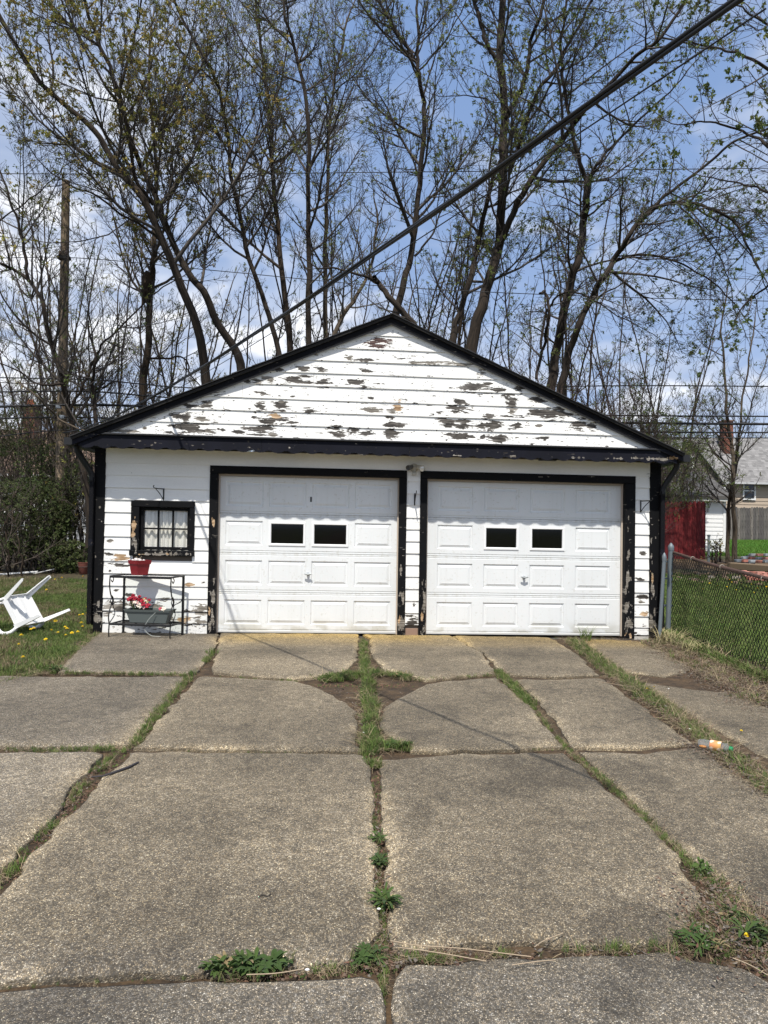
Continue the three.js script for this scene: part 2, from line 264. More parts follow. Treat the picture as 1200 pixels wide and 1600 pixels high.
// corner posts, door trim
for (const [x0, x1] of [[-1.62, -1.502], [5.922, 6.05]]) { board('corner_board', box(x0, x1, -0.02, 2.45, -0.01, 0.034, 0.005), M.black, garage); }
board('corner_board', box(-1.645, -1.603, 0.1, 2.45, -0.12, 0.03, 0.005), M.black, garage);
board('corner_board', box(6.033, 6.075, 0.1, 2.45, -0.12, 0.03, 0.005), M.black, garage);
const trimBoards = [[-0.112, -0.006, -0.02, 2.155], [2.448, 2.55, -0.02, 2.155], [2.736, 2.832, -0.02, 2.155], [5.572, 5.716, -0.02, 2.155]];
for (const [x0, x1, y0, y1] of trimBoards) board('door_casing', box(x0, x1, y0, y1, -0.06, 0.036, 0.006), M.black, garage);
board('door_casing', box(-0.112, 2.55, 2.157, 2.26, -0.06, 0.037, 0.006), M.black, garage);
board('door_casing', box(2.736, 5.716, 2.157, 2.262, -0.06, 0.037, 0.006), M.black, garage);

// gable: boards stand out over the doors on a soffit
const gable = sub('gable_wall', garage);
const GZ = 0.35, apex = [2.29, 4.225], gl = (y) => apex[0] - (apex[1] - y) / 0.4255, gr = (y) => apex[0] + (apex[1] - y) / 0.4315;
{
  const t = []; const P = [[gl(2.6), 2.6], [gr(2.6), 2.6], apex];
  for (const z of [GZ - 0.004, GZ - 0.05]) t.push(P[0][0], P[0][1], z, P[1][0], P[1][1], z, P[2][0], P[2][1], z);
  mesh('sheathing', sagged(soup(t)), M.sheath, gable);
}
const gRows = [2.615, 2.785, 2.963, 3.135, 3.318, 3.49, 3.66, 3.832, 4.018, 4.2];
const joints = [[-0.02, 3.1], [-0.9], [1.85, 4.6], [0.35, 3.0], [1.28], [-0.1, 3.5], [1.0], [2.9], []];
for (let k = 0; k < 9; k++) {
  const y0 = gRows[k], y1 = Math.min(gRows[k + 1] + 0.012, 4.21), xs = [null, ...joints[k].filter((x) => x > gl(y1) + 0.1 && x < gr(y1) - 0.1), null];
  for (let i = 0; i < xs.length - 1; i++) {
    const a = xs[i], b = xs[i + 1], dy = i * 0.002;
    board('siding_board', clap(a === null ? gl(y0) : a + 0.0015, b === null ? gr(y0) : b - 0.0015, a === null ? gl(y1) : a + 0.0015, b === null ? gr(y1) : b - 0.0015, y0 - dy, y1, GZ), M.white, gable);
  }
}
// navy band with its scalloped lower edge, in four lengths, and the drip ledge above it
{
  const cuts = [-1.735, 0.62, 2.55, 4.75, 6.135], pitch = 0.2225;
  for (let s = 0; s < 4; s++) {
    const a = cuts[s] + 0.0015, b = cuts[s + 1] - 0.0015, sh = new THREE.Shape(); sh.moveTo(a, 2.59); sh.lineTo(b, 2.59);
    const low = (x) => { const u = ((x - cuts[0]) / pitch) % 1, v = Math.sin(Math.PI * clamp((u - 0.09) / 0.82)); return u < 0.09 || u > 0.91 ? 2.452 - 0.012 * Math.sin(Math.PI * (u < 0.09 ? (u + 0.09) / 0.18 : (u - 0.91) / 0.18)) : 2.452 - 0.034 * Math.pow(v, 0.62); };
    for (let i = 0; i <= 150; i++) { const x = lerp(b, a, i / 150); sh.lineTo(x, low(x) + (vn(x * 21, 3) - 0.5) * 0.004); }
    board('scalloped_band', new THREE.ExtrudeGeometry(sh, { depth: 0.022, bevelEnabled: false }).translate(0, 0, 0.372), M.black, garage);
  }
  board('drip_ledge', box(-1.52, 5.96, 2.592, 2.617, 0.33, 0.425, 0.006), M.navy, garage);
  mesh('soffit', sagged(box(-1.735, 6.135, 2.50, 2.515, -0.0, 0.371)), std([0.5, 0.47, 0.38], 0.8), garage);
  for (const x of [0.92, 4.42]) mesh('soffit_bracket', sagged(box(x - 0.12, x + 0.12, 2.425, 2.499, 0.22, 0.30, 0.01)), M.navy, garage);
}
// roof: two slopes with a ragged shingle edge, black rake boards, gutters and downspouts
{
  const RX = [-1.80, 2.29, 6.20], RY = [2.515, 4.255, 2.52];
  const slope = (k) => { const a = V(RX[k], RY[k], 0), b = V(RX[k + 1], RY[k + 1], 0); return [a, b]; };
  for (const k of [0, 1]) {
    const [a, b] = slope(k), t = [], up = V(-(b.y - a.y), b.x - a.x, 0).normalize();
    const deck = (z0, z1, th, off) => { const P = (p, o, z) => [p.x + up.x * o, p.y + up.y * o, z]; const q = (A, B, C, D) => t.push(...A, ...B, ...C, ...A, ...C, ...D);
      const A = P(a, off, z0), B = P(b, off, z0), C = P(b, off, z1), D = P(a, off, z1), E = P(a, off - th, z0), G = P(b, off - th, z0), H = P(b, off - th, z1), I = P(a, off - th, z1);
      q(A, B, C, D); q(E, I, H, G); q(A, E, G, B); q(D, C, H, I); q(A, D, I, E); q(B, G, H, C); };
    deck(0.46, -6.15, 0.03, 0.03);
    mesh('roof_deck', sagged(soup(t)), M.dark, garage);
    const sh = []; const R = mulberry(5 + k), n = 16;      // shingle courses
    for (let c = 0; c < n; c++) { const p0 = a.clone().lerp(b, c / n), p1 = a.clone().lerp(b, Math.min(1, (c + 1.12) / n)); const e = R() * 0.012; const A = (p, o, z) => [p.x + up.x * o, p.y + up.y * o, z]; const P = [A(p0, 0.046, 0.475 + e), A(p1, 0.036, 0.475 + e), A(p1, 0.036, -6.16), A(p0, 0.046, -6.16)], Q = [A(p0, 0.031, 0.475 + e), A(p1, 0.031, 0.475 + e)], L = A(p0, 0.031, -6.16); sh.push(...P[0], ...P[1], ...P[2], ...P[0], ...P[2], ...P[3], ...Q[0], ...Q[1], ...P[1], ...Q[0], ...P[1], ...P[0], ...L, ...Q[0], ...P[0], ...L, ...P[0], ...P[3]); }
    mesh('shingles', sagged(soup(sh)), std([0.03, 0.03, 0.032], 0.95), garage);
    const s = new THREE.Shape(); s.moveTo(a.x, a.y); s.lineTo(b.x, b.y); s.lineTo(b.x, b.y - 0.068); s.lineTo(a.x, a.y - 0.068);
    board('rake_board', new THREE.ExtrudeGeometry(s, { depth: 0.03, bevelEnabled: false }).translate(0, 0, 0.395), M.black, garage);
    const r = new THREE.Shape(), o1 = 0.067, o2 = 0.088; const [aa, bb] = k ? [V(2.29, 4.255, 0), V(5.9, 4.255 - 0.4437 * 3.61, 0)] : [V(2.29 - 3.72, 4.255 - 0.4254 * 3.72, 0), V(2.29, 4.255, 0)];
    r.moveTo(aa.x, aa.y - o1); r.lineTo(bb.x, bb.y - o1); r.lineTo(bb.x, bb.y - o2); r.lineTo(aa.x, aa.y - o2);
    board('rake_moulding', new THREE.ExtrudeGeometry(r, { depth: 0.03, bevelEnabled: false }).translate(0, 0, 0.373), std([0.09, 0.09, 0.1], 0.7), garage);
    const gx = k ? 6.255 : -1.855, gs = new THREE.Shape(); gs.moveTo(-0.055, 0); gs.lineTo(-0.055, -0.075); gs.lineTo(-0.03, -0.095); gs.lineTo(0.055, -0.095); gs.lineTo(0.055, 0);
    mesh('gutter', sagged(new THREE.ExtrudeGeometry(gs, { depth: 6.5, bevelEnabled: false }).scale(k ? 1 : -1, 1, 1).translate(gx, 2.545, -6.1)), M.navy, garage);
    const sx = k ? 1 : -1, bx = k ? 6.0 : -1.58;
    const dp = sub('downspout', garage);
    mesh('pipe', sagged(box(bx + sx * 0.075 - 0.03, bx + sx * 0.075 + 0.03, 0.12, 2.06, 0.036, 0.105, 0.012)), M.black, dp);
    mesh('elbow', sagged(tubeGeo([V(gx - sx * 0.03, 2.46, 0.2), V(gx - sx * 0.04, 2.39, 0.19), V(bx + sx * 0.085, 2.1, 0.08), V(bx + sx * 0.075, 2.0, 0.07)], 0.038, 8, 14)), M.navy, dp);
  }
  mesh('ridge_cap', sagged(tubeGeo([V(2.29, 4.275, 0.475), V(2.29, 4.275, -6.16)], 0.028, 6)), M.dark, garage);
  // the rest of the shell: side and back walls, floor
  mesh('side_wall', sagged(box(-1.6, -1.5, -0.2, 2.56, -6, -0.101)), std([0.75, 0.74, 0.71], 0.8), garage);
  mesh('side_wall', sagged(box(5.92, 6.02, -0.2, 2.56, -6, -0.101)), std([0.75, 0.74, 0.71], 0.8), garage);
  const s = new THREE.Shape(); s.moveTo(-1.6, -0.2); s.lineTo(6.02, -0.2); s.lineTo(6.02, 2.5); s.lineTo(2.29, 4.21); s.lineTo(-1.6, 2.5);
  mesh('back_wall', sagged(new THREE.ExtrudeGeometry(s, { depth: 0.1, bevelEnabled: false }).translate(0, 0, -6.1)), std([0.7, 0.69, 0.66], 0.8), garage);
  mesh('garage_floor', box(-1.499, 5.919, -0.25, -0.045, -5.99, -0.11), std([0.16, 0.15, 0.14], 0.95), garage);
}

// overhead doors: four steel sections, raised panels, two panes, lift handle
function overheadDoor(x0, x1, lift) {
  const door = sub('garage_door', garage), w = x1 - x0, z = -0.10, hs = 2.15 / 4, bot = 0.012, pw = lift ? 0.49 : 0.505, m = lift ? 0.155 : 0.088, gap = (w - 2 * m - 4 * pw) / 3, ph = 0.335;
  const ring = (X0, X1, Y0, Y1, steps, t) => { for (let i = 0; i < steps.length - 1; i++) { const [a, za] = steps[i], [b, zb] = steps[i + 1]; const A = [X0 + a, X1 - a, Y0 + a, Y1 - a], B = [X0 + b, X1 - b, Y0 + b, Y1 - b];
    const q = (p, r, s, u) => t.push(...p, ...r, ...s, ...p, ...s, ...u);
    q([A[0], A[2], za], [A[1], A[2], za], [B[1], B[2], zb], [B[0], B[2], zb]); q([A[1], A[2], za], [A[1], A[3], za], [B[1], B[3], zb], [B[1], B[2], zb]); q([A[1], A[3], za], [A[0], A[3], za], [B[0], B[3], zb], [B[1], B[3], zb]); q([A[0], A[3], za], [A[0], A[2], za], [B[0], B[2], zb], [B[0], B[3], zb]); } };
  const own = (t) => { const g = soup(t), p = g.attributes.position, u = new Float32Array(p.count * 2); for (let i = 0; i < p.count; i++) { u[2 * i] = p.getX(i) / 6; u[2 * i + 1] = p.getY(i) / 2.25; } g.setAttribute('uv', new THREE.BufferAttribute(u, 2)); return sagged(g); };
  for (let s = 0; s < 4; s++) {                            // s = 0 is the bottom section
    const y0 = bot + s * hs, y1 = y0 + hs, py0 = y0 + (hs - ph) / 2, py1 = py0 + ph, t = [], q = (A, B, C, D) => t.push(...A, ...B, ...C, ...A, ...C, ...D);
    const rect = (X0, X1, Y0, Y1, Z = z) => q([X0, Y0, Z], [X1, Y0, Z], [X1, Y1, Z], [X0, Y1, Z]);
    const slant = (Y0, Z0, Y1, Z1) => q([x0, Y0, Z0], [x1, Y0, Z0], [x1, Y1, Z1], [x0, Y1, Z1]);
    // edge profile: tongue, step and two pressed lines
    slant(y0, z - 0.012, y0 + 0.006, z - 0.002); slant(y0 + 0.006, z - 0.002, y0 + 0.022, z - 0.002); slant(y0 + 0.022, z - 0.002, y0 + 0.026, z - 0.008); slant(y0 + 0.026, z - 0.008, y0 + 0.036, z);
    slant(y1 - 0.036, z, y1 - 0.03, z - 0.008); slant(y1 - 0.03, z - 0.008, y1 - 0.024, z - 0.002); slant(y1 - 0.024, z - 0.002, y1 - 0.006, z - 0.002); slant(y1 - 0.006, z - 0.002, y1 - 0.001, z - 0.012);
    rect(x0, x1, y0 + 0.036, py0); rect(x0, x1, py1, y1 - 0.036);
    for (let i = 0; i <= 4; i++) rect(i ? x0 + m + i * pw + (i - 1) * gap : x0, i < 4 ? x0 + m + i * (pw + gap) : x1, py0, py1);
    mesh('door_section', own(t), steel, door);
    for (let i = 0; i < 4; i++) {
      const a = x0 + m + i * (pw + gap), b = a + pw;
      if (s === 2 && (i === 1 || i === 2)) {
        const f = []; ring(a, b, py0, py1, [[0, z], [0.004, z + 0.011], [0.028, z + 0.012], [0.034, z + 0.004], [0.036, z - 0.03]], f);
        mesh('window_frame', own(f), std([0.82, 0.83, 0.83], 0.4), door);
        mesh('pane', sagged(box(a + 0.035, b - 0.035, py0 + 0.035, py1 - 0.035, z - 0.012, z - 0.009)), M.dim, door);
      } else {
        const f = []; ring(a, b, py0, py1, [[0, z], [0.010, z - 0.012], [0.024, z - 0.013], [0.058, z - 0.001], [0.066, z - 0.002]], f);
        const Y0 = py0 + 0.066, Y1 = py1 - 0.066, Z = z - 0.002, A = a + 0.066, B = b - 0.066; f.push(A, Y0, Z, B, Y0, Z, B, Y1, Z, A, Y0, Z, B, Y1, Z, A, Y1, Z);
        mesh('raised_panel', own(f), steel, door);
      }
    }
  }
  mesh('back_sheet', [box(x0, x1, bot, 2.15, z - 0.05, z - 0.045)].slice(0, 0).concat([box(x0, x1, bot, bot + hs * 2.15, z - 0.06, z - 0.05), box(x0, x1, bot + hs * 2.9, 2.16, z - 0.06, z - 0.05)]), M.dark, door);
  mesh('weather_strip', sagged(box(x0, x1, 0.0, 0.03, z - 0.03, z + 0.004, 0.004)), std([0.55, 0.55, 0.53], 0.7), door);
  const cx = (x0 + x1) / 2 + (lift ? 0.0 : 0.0), hy = bot + hs * 1.5 - 0.01, h = sub('handle', door);
  mesh('stem', sagged(tubeGeo([V(cx, hy, z), V(cx, hy, z + 0.05)], [0.024, 0.012], 10)), M.metal, h);
  mesh('grip', sagged(tubeGeo([V(cx - 0.05, hy + 0.008, z + 0.05), V(cx, hy - 0.002, z + 0.055), V(cx + 0.05, hy + 0.008, z + 0.05)], [0.009, 0.012, 0.009], 8)), M.metal, h);
  if (!lift) mesh('lock_plate', sagged(box(cx + 0.01, cx + 0.035, bot + hs * 3.33, bot + hs * 3.33 + 0.07, z, z + 0.006, 0.002)), std([0.1, 0.1, 0.1], 0.5, { metalness: 0.5 }), door);
  // pale stop moulding round the opening
  mesh('stop_moulding', [box(x0 - 0.012, x0 + 0.012, 0.0, 2.152, -0.085, -0.062), box(x1 - 0.012, x1 + 0.012, 0.0, 2.152, -0.085, -0.062), box(x0 - 0.012, x1 + 0.012, 2.132, 2.1565, -0.085, -0.0625)].map((g) => sagged(g)), M.jamb, door);
  return door;
}
overheadDoor(0.0, 2.442, 0);
overheadDoor(2.838, 5.566, 1);

// small window: casing, sash with six panes, lace curtain behind
{
  const win = sub('window', garage), X0 = -1.148, X1 = -0.306, Y0 = 1.03, Y1 = 1.762;
  board('casing', box(X0, X0 + 0.11, Y0 + 0.075, Y1 - 0.08, -0.06, 0.045, 0.005), M.black, win);
  board('casing', box(X1 - 0.062, X1, Y0 + 0.075, Y1 - 0.08, -0.06, 0.045, 0.005), M.black, win);
  board('casing', box(X0, X1, Y1 - 0.079, Y1, -0.06, 0.05, 0.005), M.black, win);
  board('sill', box(X0 - 0.01, X1 + 0.005, Y0, Y0 + 0.073, -0.06, 0.062, 0.008), M.black, win);
  const sx0 = X0 + 0.112, sx1 = X1 - 0.064, sy0 = Y0 + 0.078, sy1 = Y1 - 0.082, z0 = -0.055, z1 = -0.02, fr = 0.042;
  board('sash_rail', box(sx0, sx1, sy0, sy0 + fr, z0, z1, 0.004), M.black, win); board('sash_rail', box(sx0, sx1, sy1 - fr, sy1, z0, z1, 0.004), M.black, win);
  board('sash_stile', box(sx0, sx0 + fr, sy0 + fr, sy1 - fr, z0, z1, 0.004), M.black, win); board('sash_stile', box(sx1 - fr, sx1, sy0 + fr, sy1 - fr, z0, z1, 0.004), M.black, win);
  const ax = sx0 + fr, aw = (sx1 - sx0 - 2 * fr), ay = sy0 + fr, ah = sy1 - sy0 - 2 * fr;
  for (const k of [1, 2]) board('muntin', box(ax + (aw * k) / 3 - 0.011, ax + (aw * k) / 3 + 0.011, ay, ay + ah, z0 + 0.004, z1 - 0.003, 0.003), M.black, win);
  board('muntin', box(ax, ax + aw, ay + ah / 2 - 0.011, ay + ah / 2 + 0.011, z0 + 0.005, z1 - 0.004, 0.003), M.black, win);
  for (let i = 0; i < 3; i++) for (let j = 0; j < 2; j++) mesh('pane', sagged(box(ax + (aw * i) / 3 + 0.011, ax + (aw * (i + 1)) / 3 - 0.011, ay + (ah * j) / 2 + 0.011, ay + (ah * (j + 1)) / 2 - 0.011, -0.042, -0.039)), M.glass, win);
  const C = new THREE.PlaneGeometry(aw + 0.1, ah + 0.12, 160, 24), p = C.attributes.position, lace = new THREE.MeshPhysicalMaterial({ color: lin(0.9, 0.89, 0.85), roughness: 1, transmission: 0.08, thickness: 0 });
  for (let i = 0; i < p.count; i++) { const x = p.getX(i), y = p.getY(i); p.setXYZ(i, x + ax + aw / 2, y + ay + ah / 2, -0.082 + 0.015 * Math.sin(x * 92 + 1.8 * Math.sin(x * 17 + y * 2)) + 0.012 * (vn(x * 14 + 9, y * 2.4) - 0.5)); }
  C.computeVertexNormals(); mesh('curtain', sagged(C), lace, win);
}

// ------------------------------------------------------------------ ground
const soilTex = tex(1024, 1024, (x, y, o) => { const u = x / 1024, v = y / 1024; const n = fbm(u * 32, v * 32, 5), c = vn(u * 256, v * 256); const k = 0.55 + n * 0.75 + (c - 0.5) * 0.35; o[0] = 150 * k; o[1] = 140 * k; o[2] = 118 * k; });
{
  const ax = (a, b, s) => { const r = []; for (let v = a; v < b; v += s) r.push(v); return r; };
  const xs = [-700, -300, -140, -80, -50, -36, -26, ...ax(-20, -6, 1), ...ax(-6, 9, 0.12), ...ax(9, 26, 1), 28, 36, 50, 80, 140, 300, 700], zs = [-900, -400, -200, -120, -80, -60, -50, ...ax(-44, -12, 1), ...ax(-12, -3, 0.4), ...ax(-3, 8.5, 0.12), 9, 10, 12, 16, 30, 80, 300];
  const nx = xs.length, nz = zs.length, pos = [], col = [], uv = [], idx = [];
  for (const z of zs) for (const x of xs) {
    const under = x > -1.55 && x < 5.97 && z > -6.1 && z <= 0;      // the garage stands here
    let y = under ? -0.3 : groundY(x, z);
    if (z > 8.6) y = -0.06;
    pos.push(x, y, z); uv.push(x / 2.5, z / 2.5);
    const bare = onDrive(x, z) || (x > 5.4 && z > -1 && x < 6.6);
    const n = fbm(x * 0.9, z * 0.9, 4);
    let c = bare ? [0.10, 0.072, 0.05] : [lerp(0.075, 0.11, n), lerp(0.115, 0.115, n), lerp(0.03, 0.05, n)];
    if (!bare && z < -7.6 && z > -14 && x > 6) { const k = smooth(fbm(x * 0.8, z * 0.8, 3) + smooth(-z, 9.5, 11) * 0.5, 0.45, 0.7); c = [lerp(c[0], 0.17, k), lerp(c[1], 0.125, k), lerp(c[2], 0.085, k)]; }
    if (!bare && x < -1.6 && z < -6.5) { const k = smooth(-z, 6.2, 8); c = [lerp(c[0], 0.09, k), lerp(c[1], 0.08, k), lerp(c[2], 0.05, k)]; }
    if (!bare && z < -22 && x > 5) c = [0.075, 0.17, 0.02];
    col.push(...c.map((v) => v * 2.1));
  }
  for (let j = 0; j < nz - 1; j++) for (let i = 0; i < nx - 1; i++) { const a = j * nx + i, b = a + 1, c = a + nx, d = c + 1; idx.push(a, c, b, b, c, d); }
  const g = new THREE.BufferGeometry(); g.setAttribute('position', new THREE.Float32BufferAttribute(pos, 3)); g.setAttribute('uv', new THREE.Float32BufferAttribute(uv, 2)); g.setAttribute('color', new THREE.Float32BufferAttribute(col, 3)); g.setIndex(idx); g.computeVertexNormals();
  tag(mesh('ground', g, new THREE.MeshStandardMaterial({ map: soilTex, vertexColors: true, roughness: 1, bumpMap: soilTex, bumpScale: 0.02 })), 'lawn and bare soil round the garage and yards', null, null, 'structure');
}

// ------------------------------------------------------------------ driveway slabs of worn exposed-aggregate concrete
const CT = 2.6;
let concreteBump;
const concreteMap = (() => {
  const N = 2048, d = new Uint8Array(N * N * 4), b = new Uint8Array(N * N * 4), R = mulberry(3), cells = 420, px = new Float32Array(cells * cells * 2), sh = new Float32Array(cells * cells), hue = new Float32Array(cells * cells);
  for (let i = 0; i < cells * cells; i++) { px[2 * i] = R(); px[2 * i + 1] = R(); const r = R(); sh[i] = r < 0.10 ? 1.05 + R() * 0.28 : r < 0.42 ? 0.46 + R() * 0.2 : 0.68 + R() * 0.36; hue[i] = R(); }
  for (let y = 0, k = 0; y < N; y++) for (let x = 0; x < N; x++, k += 4) {
    const u = (x / N) * cells, v = (y / N) * cells, iu = Math.floor(u), iv = Math.floor(v); let best = 9, sec = 9, id = 0;
    for (let a = -1; a <= 1; a++) for (let c = -1; c <= 1; c++) { const i = (iu + a + cells) % cells, j = (iv + c + cells) % cells, q = j * cells + i, dx = iu + a + px[2 * q] - u, dy = iv + c + px[2 * q + 1] - v, e = dx * dx + dy * dy; if (e < best) { sec = best; best = e; id = q; } else if (e < sec) sec = e; }
    const edge = smooth(Math.sqrt(sec) - Math.sqrt(best), 0.03, 0.4), patch = vn((x / N) * 64, (y / N) * 64) * 0.5 + vn((x / N) * 128, (y / N) * 128) * 0.5;
    const w = lerp(0.50, sh[id], edge) * (0.83 + 0.34 * patch) * (0.93 + TAB[(k >> 2) & 65535] * 0.14), h = hue[id];
    const s = 196 * w; d[k] = clamp(s * (1.0 + 0.03 * h), 0, 255); d[k + 1] = clamp(s * (0.955 + 0.02 * (1 - h)), 0, 255); d[k + 2] = clamp(s * (0.84 + 0.10 * (1 - h)), 0, 255);
    b[k] = b[k + 1] = b[k + 2] = clamp(110 * edge + 90 * (sh[id] > 1 ? 1 : 0.6) * edge, 0, 255); d[k + 3] = b[k + 3] = 255;
  }
  concreteBump = dataTex(b, N, N, false, true);
  return dataTex(d, N, N, true, true);
})();
const concrete = new THREE.MeshStandardMaterial({ map: concreteMap, vertexColors: true, roughness: 0.93, bumpMap: concreteBump, bumpScale: 0.0035 });
function slabTone(x, z, e) {
  let k = 0.62 + (fbm(x * 0.9 + 4, z * 0.9, 4) - 0.5) * 0.6 + (fbm(x * 2.6 + 14, z * 2.2, 4) - 0.5) * 0.22;
  let warm = 0.33 - 0.16 * smooth(z, 7.3, 7.7) - 0.10 * smooth(0.35 - x, 0, 0.3);
  const apron = smooth(1.25 - z, 0, 1.1) * smooth(x, -0.2, 0.3) * (0.5 + fbm(x * 1.6, z * 2.2, 3));
  warm += apron * 0.55; k += apron * 0.30;
  k *= 1 - 0.20 * smooth(0.35 - x, 0, 0.4) * smooth(5.2 - z, 0, 0.4);                          // older grey slabs on the lawn side
  k *= 1 - 0.22 * smooth(x, 3.3, 3.5) * smooth(2.7 - z, 0, 0.3) - 0.06 * smooth(x, 3.3, 3.5);
  k *= 1 - 0.10 * smooth(x, 1.95, 2.1) * smooth(z, 2.0, 2.6);
  const oil = smooth(fbm(x * 2.2 + 30, z * 1.6 + 8, 4), 0.46, 0.64) * smooth(x, 1.7, 2.4) * smooth(z, 4.6, 5.6); k *= 1 - 0.38 * oil; const track = (smooth(0.16 - Math.abs(x - 1.05), 0, 0.16) + smooth(0.16 - Math.abs(x - 2.62), 0, 0.16)) * smooth(fbm(x * 3 + 2, z * 0.7, 3), 0.35, 0.62); k *= 1 - 0.11 * track; const hair = Math.abs(fbm(x * 1.1 + 40, z * 1.1 + 12, 4) - 0.5) < 0.006 ? 0.25 : 0; k *= 1 - hair * smooth(fbm(x * 0.6, z * 0.6 + 30, 2), 0.5, 0.56);
  const spot = smooth(fbm(x * 5 + 60, z * 5 + 18, 3), 0.62, 0.78); k *= 1 - 0.20 * spot;
  const dark = smooth(fbm(x * 0.7 + 90, z * 2.0 + 5, 3), 0.5, 0.75) * smooth(3 - z, 0, 1.5); k *= 1 - 0.22 * dark;
  const rim = smooth(0.11 - e, 0, 0.1) * smooth(fbm(x * 3 + 7, z * 3, 3), 0.42, 0.62); k += rim * 0.34; warm += rim * 0.05;   // broken, cleaner edges
  k *= 1.13; return [k * (1 + warm * 0.34), k * (1 + warm * 0.03), k * (1 - warm * 0.58)];
}
const driveway = new THREE.Group(); driveway.name = numbered('driveway'); scene.add(driveway); tag(driveway, 'cracked concrete driveway of large slabs with weedy joints', null, null, 'structure');
function resample(pts, n, warp) { const L = [0]; for (let i = 1; i < pts.length; i++) L.push(L[i - 1] + Math.hypot(pts[i].x - pts[i - 1].x, pts[i].z - pts[i - 1].z)); return (t) => { const s = t * L[L.length - 1]; let i = 1; while (i < L.length - 1 && L[i] < s) i++; const f = (s - L[i - 1]) / Math.max(1e-6, L[i] - L[i - 1]); return [lerp(pts[i - 1].x, pts[i].x, f), lerp(pts[i - 1].z, pts[i].z, f)]; }; }
function slab(top, right, bottom, left, lift = 0, tilt = [0, 0]) {   // four edges in the picture's pixels: top & bottom left to right, left & right far to near
  const P = (l) => l.map((q) => q.length === 3 ? V(q[0], 0, q[1]) : onY(q[0], q[1]));
  const T = resample(P(top)), Rr = resample(P(right)), B = resample(P(bottom)), L = resample(P(left)), N = 56;
  const c00 = T(0), c10 = T(1), c01 = B(0), c11 = B(1), ss = []; for (let i = 0; i <= N; i++) { const s = i / N; ss.push(s < 0.1 ? s * s * 10 * 0.9 + s * 0.1 : s > 0.9 ? 1 - ((1 - s) ** 2 * 9 + (1 - s) * 0.1) : s); }
  const pos = [], col = [], uv = [], idx = [], cx = (c00[0] + c11[0]) / 2, cz = (c00[1] + c11[1]) / 2;
  for (let j = 0; j <= N; j++) for (let i = 0; i <= N; i++) {
    const s = ss[i], t = ss[j], a = T(s), b = B(s), l = L(t), r = Rr(t);
    let x = (1 - t) * a[0] + t * b[0] + (1 - s) * l[0] + s * r[0] - ((1 - s) * (1 - t) * c00[0] + s * (1 - t) * c10[0] + (1 - s) * t * c01[0] + s * t * c11[0]);
    let z = (1 - t) * a[1] + t * b[1] + (1 - s) * l[1] + s * r[1] - ((1 - s) * (1 - t) * c00[1] + s * (1 - t) * c10[1] + (1 - s) * t * c01[1] + s * t * c11[1]);
    const w = Math.hypot(c10[0] - c00[0], c10[1] - c00[1]), h = Math.hypot(c01[0] - c00[0], c01[1] - c00[1]), e = Math.min(s * w, (1 - s) * w, t * h, (1 - t) * h), k = smooth(0.12 - e, 0, 0.12);
    x += (fbm(x * 7 + 3, z * 7, 3) - 0.5) * 0.075 * k; z += (fbm(x * 7 + 33, z * 7 + 9, 3) - 0.5) * 0.06 * k;
    const y = lift + (fbm(x * 1.7, z * 1.7, 3) - 0.5) * 0.012 + tilt[0] * (x - cx) + tilt[1] * (z - cz) - 0.014 * smooth(0.035 - e, 0, 0.035) - 0.012 * smooth(0.10 - e, 0, 0.1) * vn(x * 9, z * 9);
    pos.push(x, y, z); uv.push(x / CT, z / CT); col.push(...slabTone(x, z, e));
  }
  const W = N + 1;
  for (let j = 0; j < N; j++) for (let i = 0; i < N; i++) { const a = j * W + i; idx.push(a, a + W, a + 1, a + 1, a + W, a + W + 1); }
  const rim = []; for (let i = 0; i < N; i++) rim.push(i); for (let j = 0; j < N; j++) rim.push(j * W + N); for (let i = N; i > 0; i--) rim.push(N * W + i); for (let j = N; j > 0; j--) rim.push(j * W);
  const b0 = pos.length / 3; for (const q of rim) { pos.push(pos[3 * q], -0.12, pos[3 * q + 2]); uv.push(uv[2 * q] + 0.04, uv[2 * q + 1] + 0.04); col.push(col[3 * q] * 0.8, col[3 * q + 1] * 0.78, col[3 * q + 2] * 0.72); }
  for (let k = 0; k < rim.length; k++) { const k2 = (k + 1) % rim.length; idx.push(rim[k], rim[k2], b0 + k, rim[k2], b0 + k2, b0 + k); }
  const g = new THREE.BufferGeometry(); g.setAttribute('position', new THREE.Float32BufferAttribute(pos, 3)); g.setAttribute('uv', new THREE.Float32BufferAttribute(uv, 2)); g.setAttribute('color', new THREE.Float32BufferAttribute(col, 3)); g.setIndex(idx); g.computeVertexNormals();
  return mesh('concrete_slab', g, concrete, driveway);
}
// a third number marks a point given in metres (x, z) where the slab runs out of the picture
const w = (x, z) => [x, z, 1];
slab([w(-1.6, -0.1), w(0.02, -0.06)], [w(0.02, -0.06), [337, 1010], [306, 1050]], [[92, 1048], [200, 1050], [306, 1050]], [w(-1.6, -0.1), [118, 1010], [92, 1048]], 0.002);
slab([w(0.035, -0.08), w(1.93, -0.08)], [w(1.93, -0.08), [561, 1012], [556, 1030], [542, 1046]], [[330, 1049], [461, 1060], [493, 1056], [542, 1046]], [w(0.035, -0.08), [341, 1010], [330, 1049]], 0.004);
slab([w(1.99, -0.08), w(3.2, -0.06)], [w(3.2, -0.06), [755, 1020], [776, 1050]], [[599, 1045], [621, 1048], [640, 1055], [664, 1061], [776, 1050]], [w(1.99, -0.08), [577, 996], [581, 1022], [599, 1045]], 0.003);
slab([w(3.212, -0.06), w(4.55, 0.05)], [w(4.55, 0.05), [905, 1022], [935, 1053]], [[790, 1051], [860, 1056], [935, 1053]], [w(3.212, -0.06), [757, 1020], [790, 1051]], 0.0);
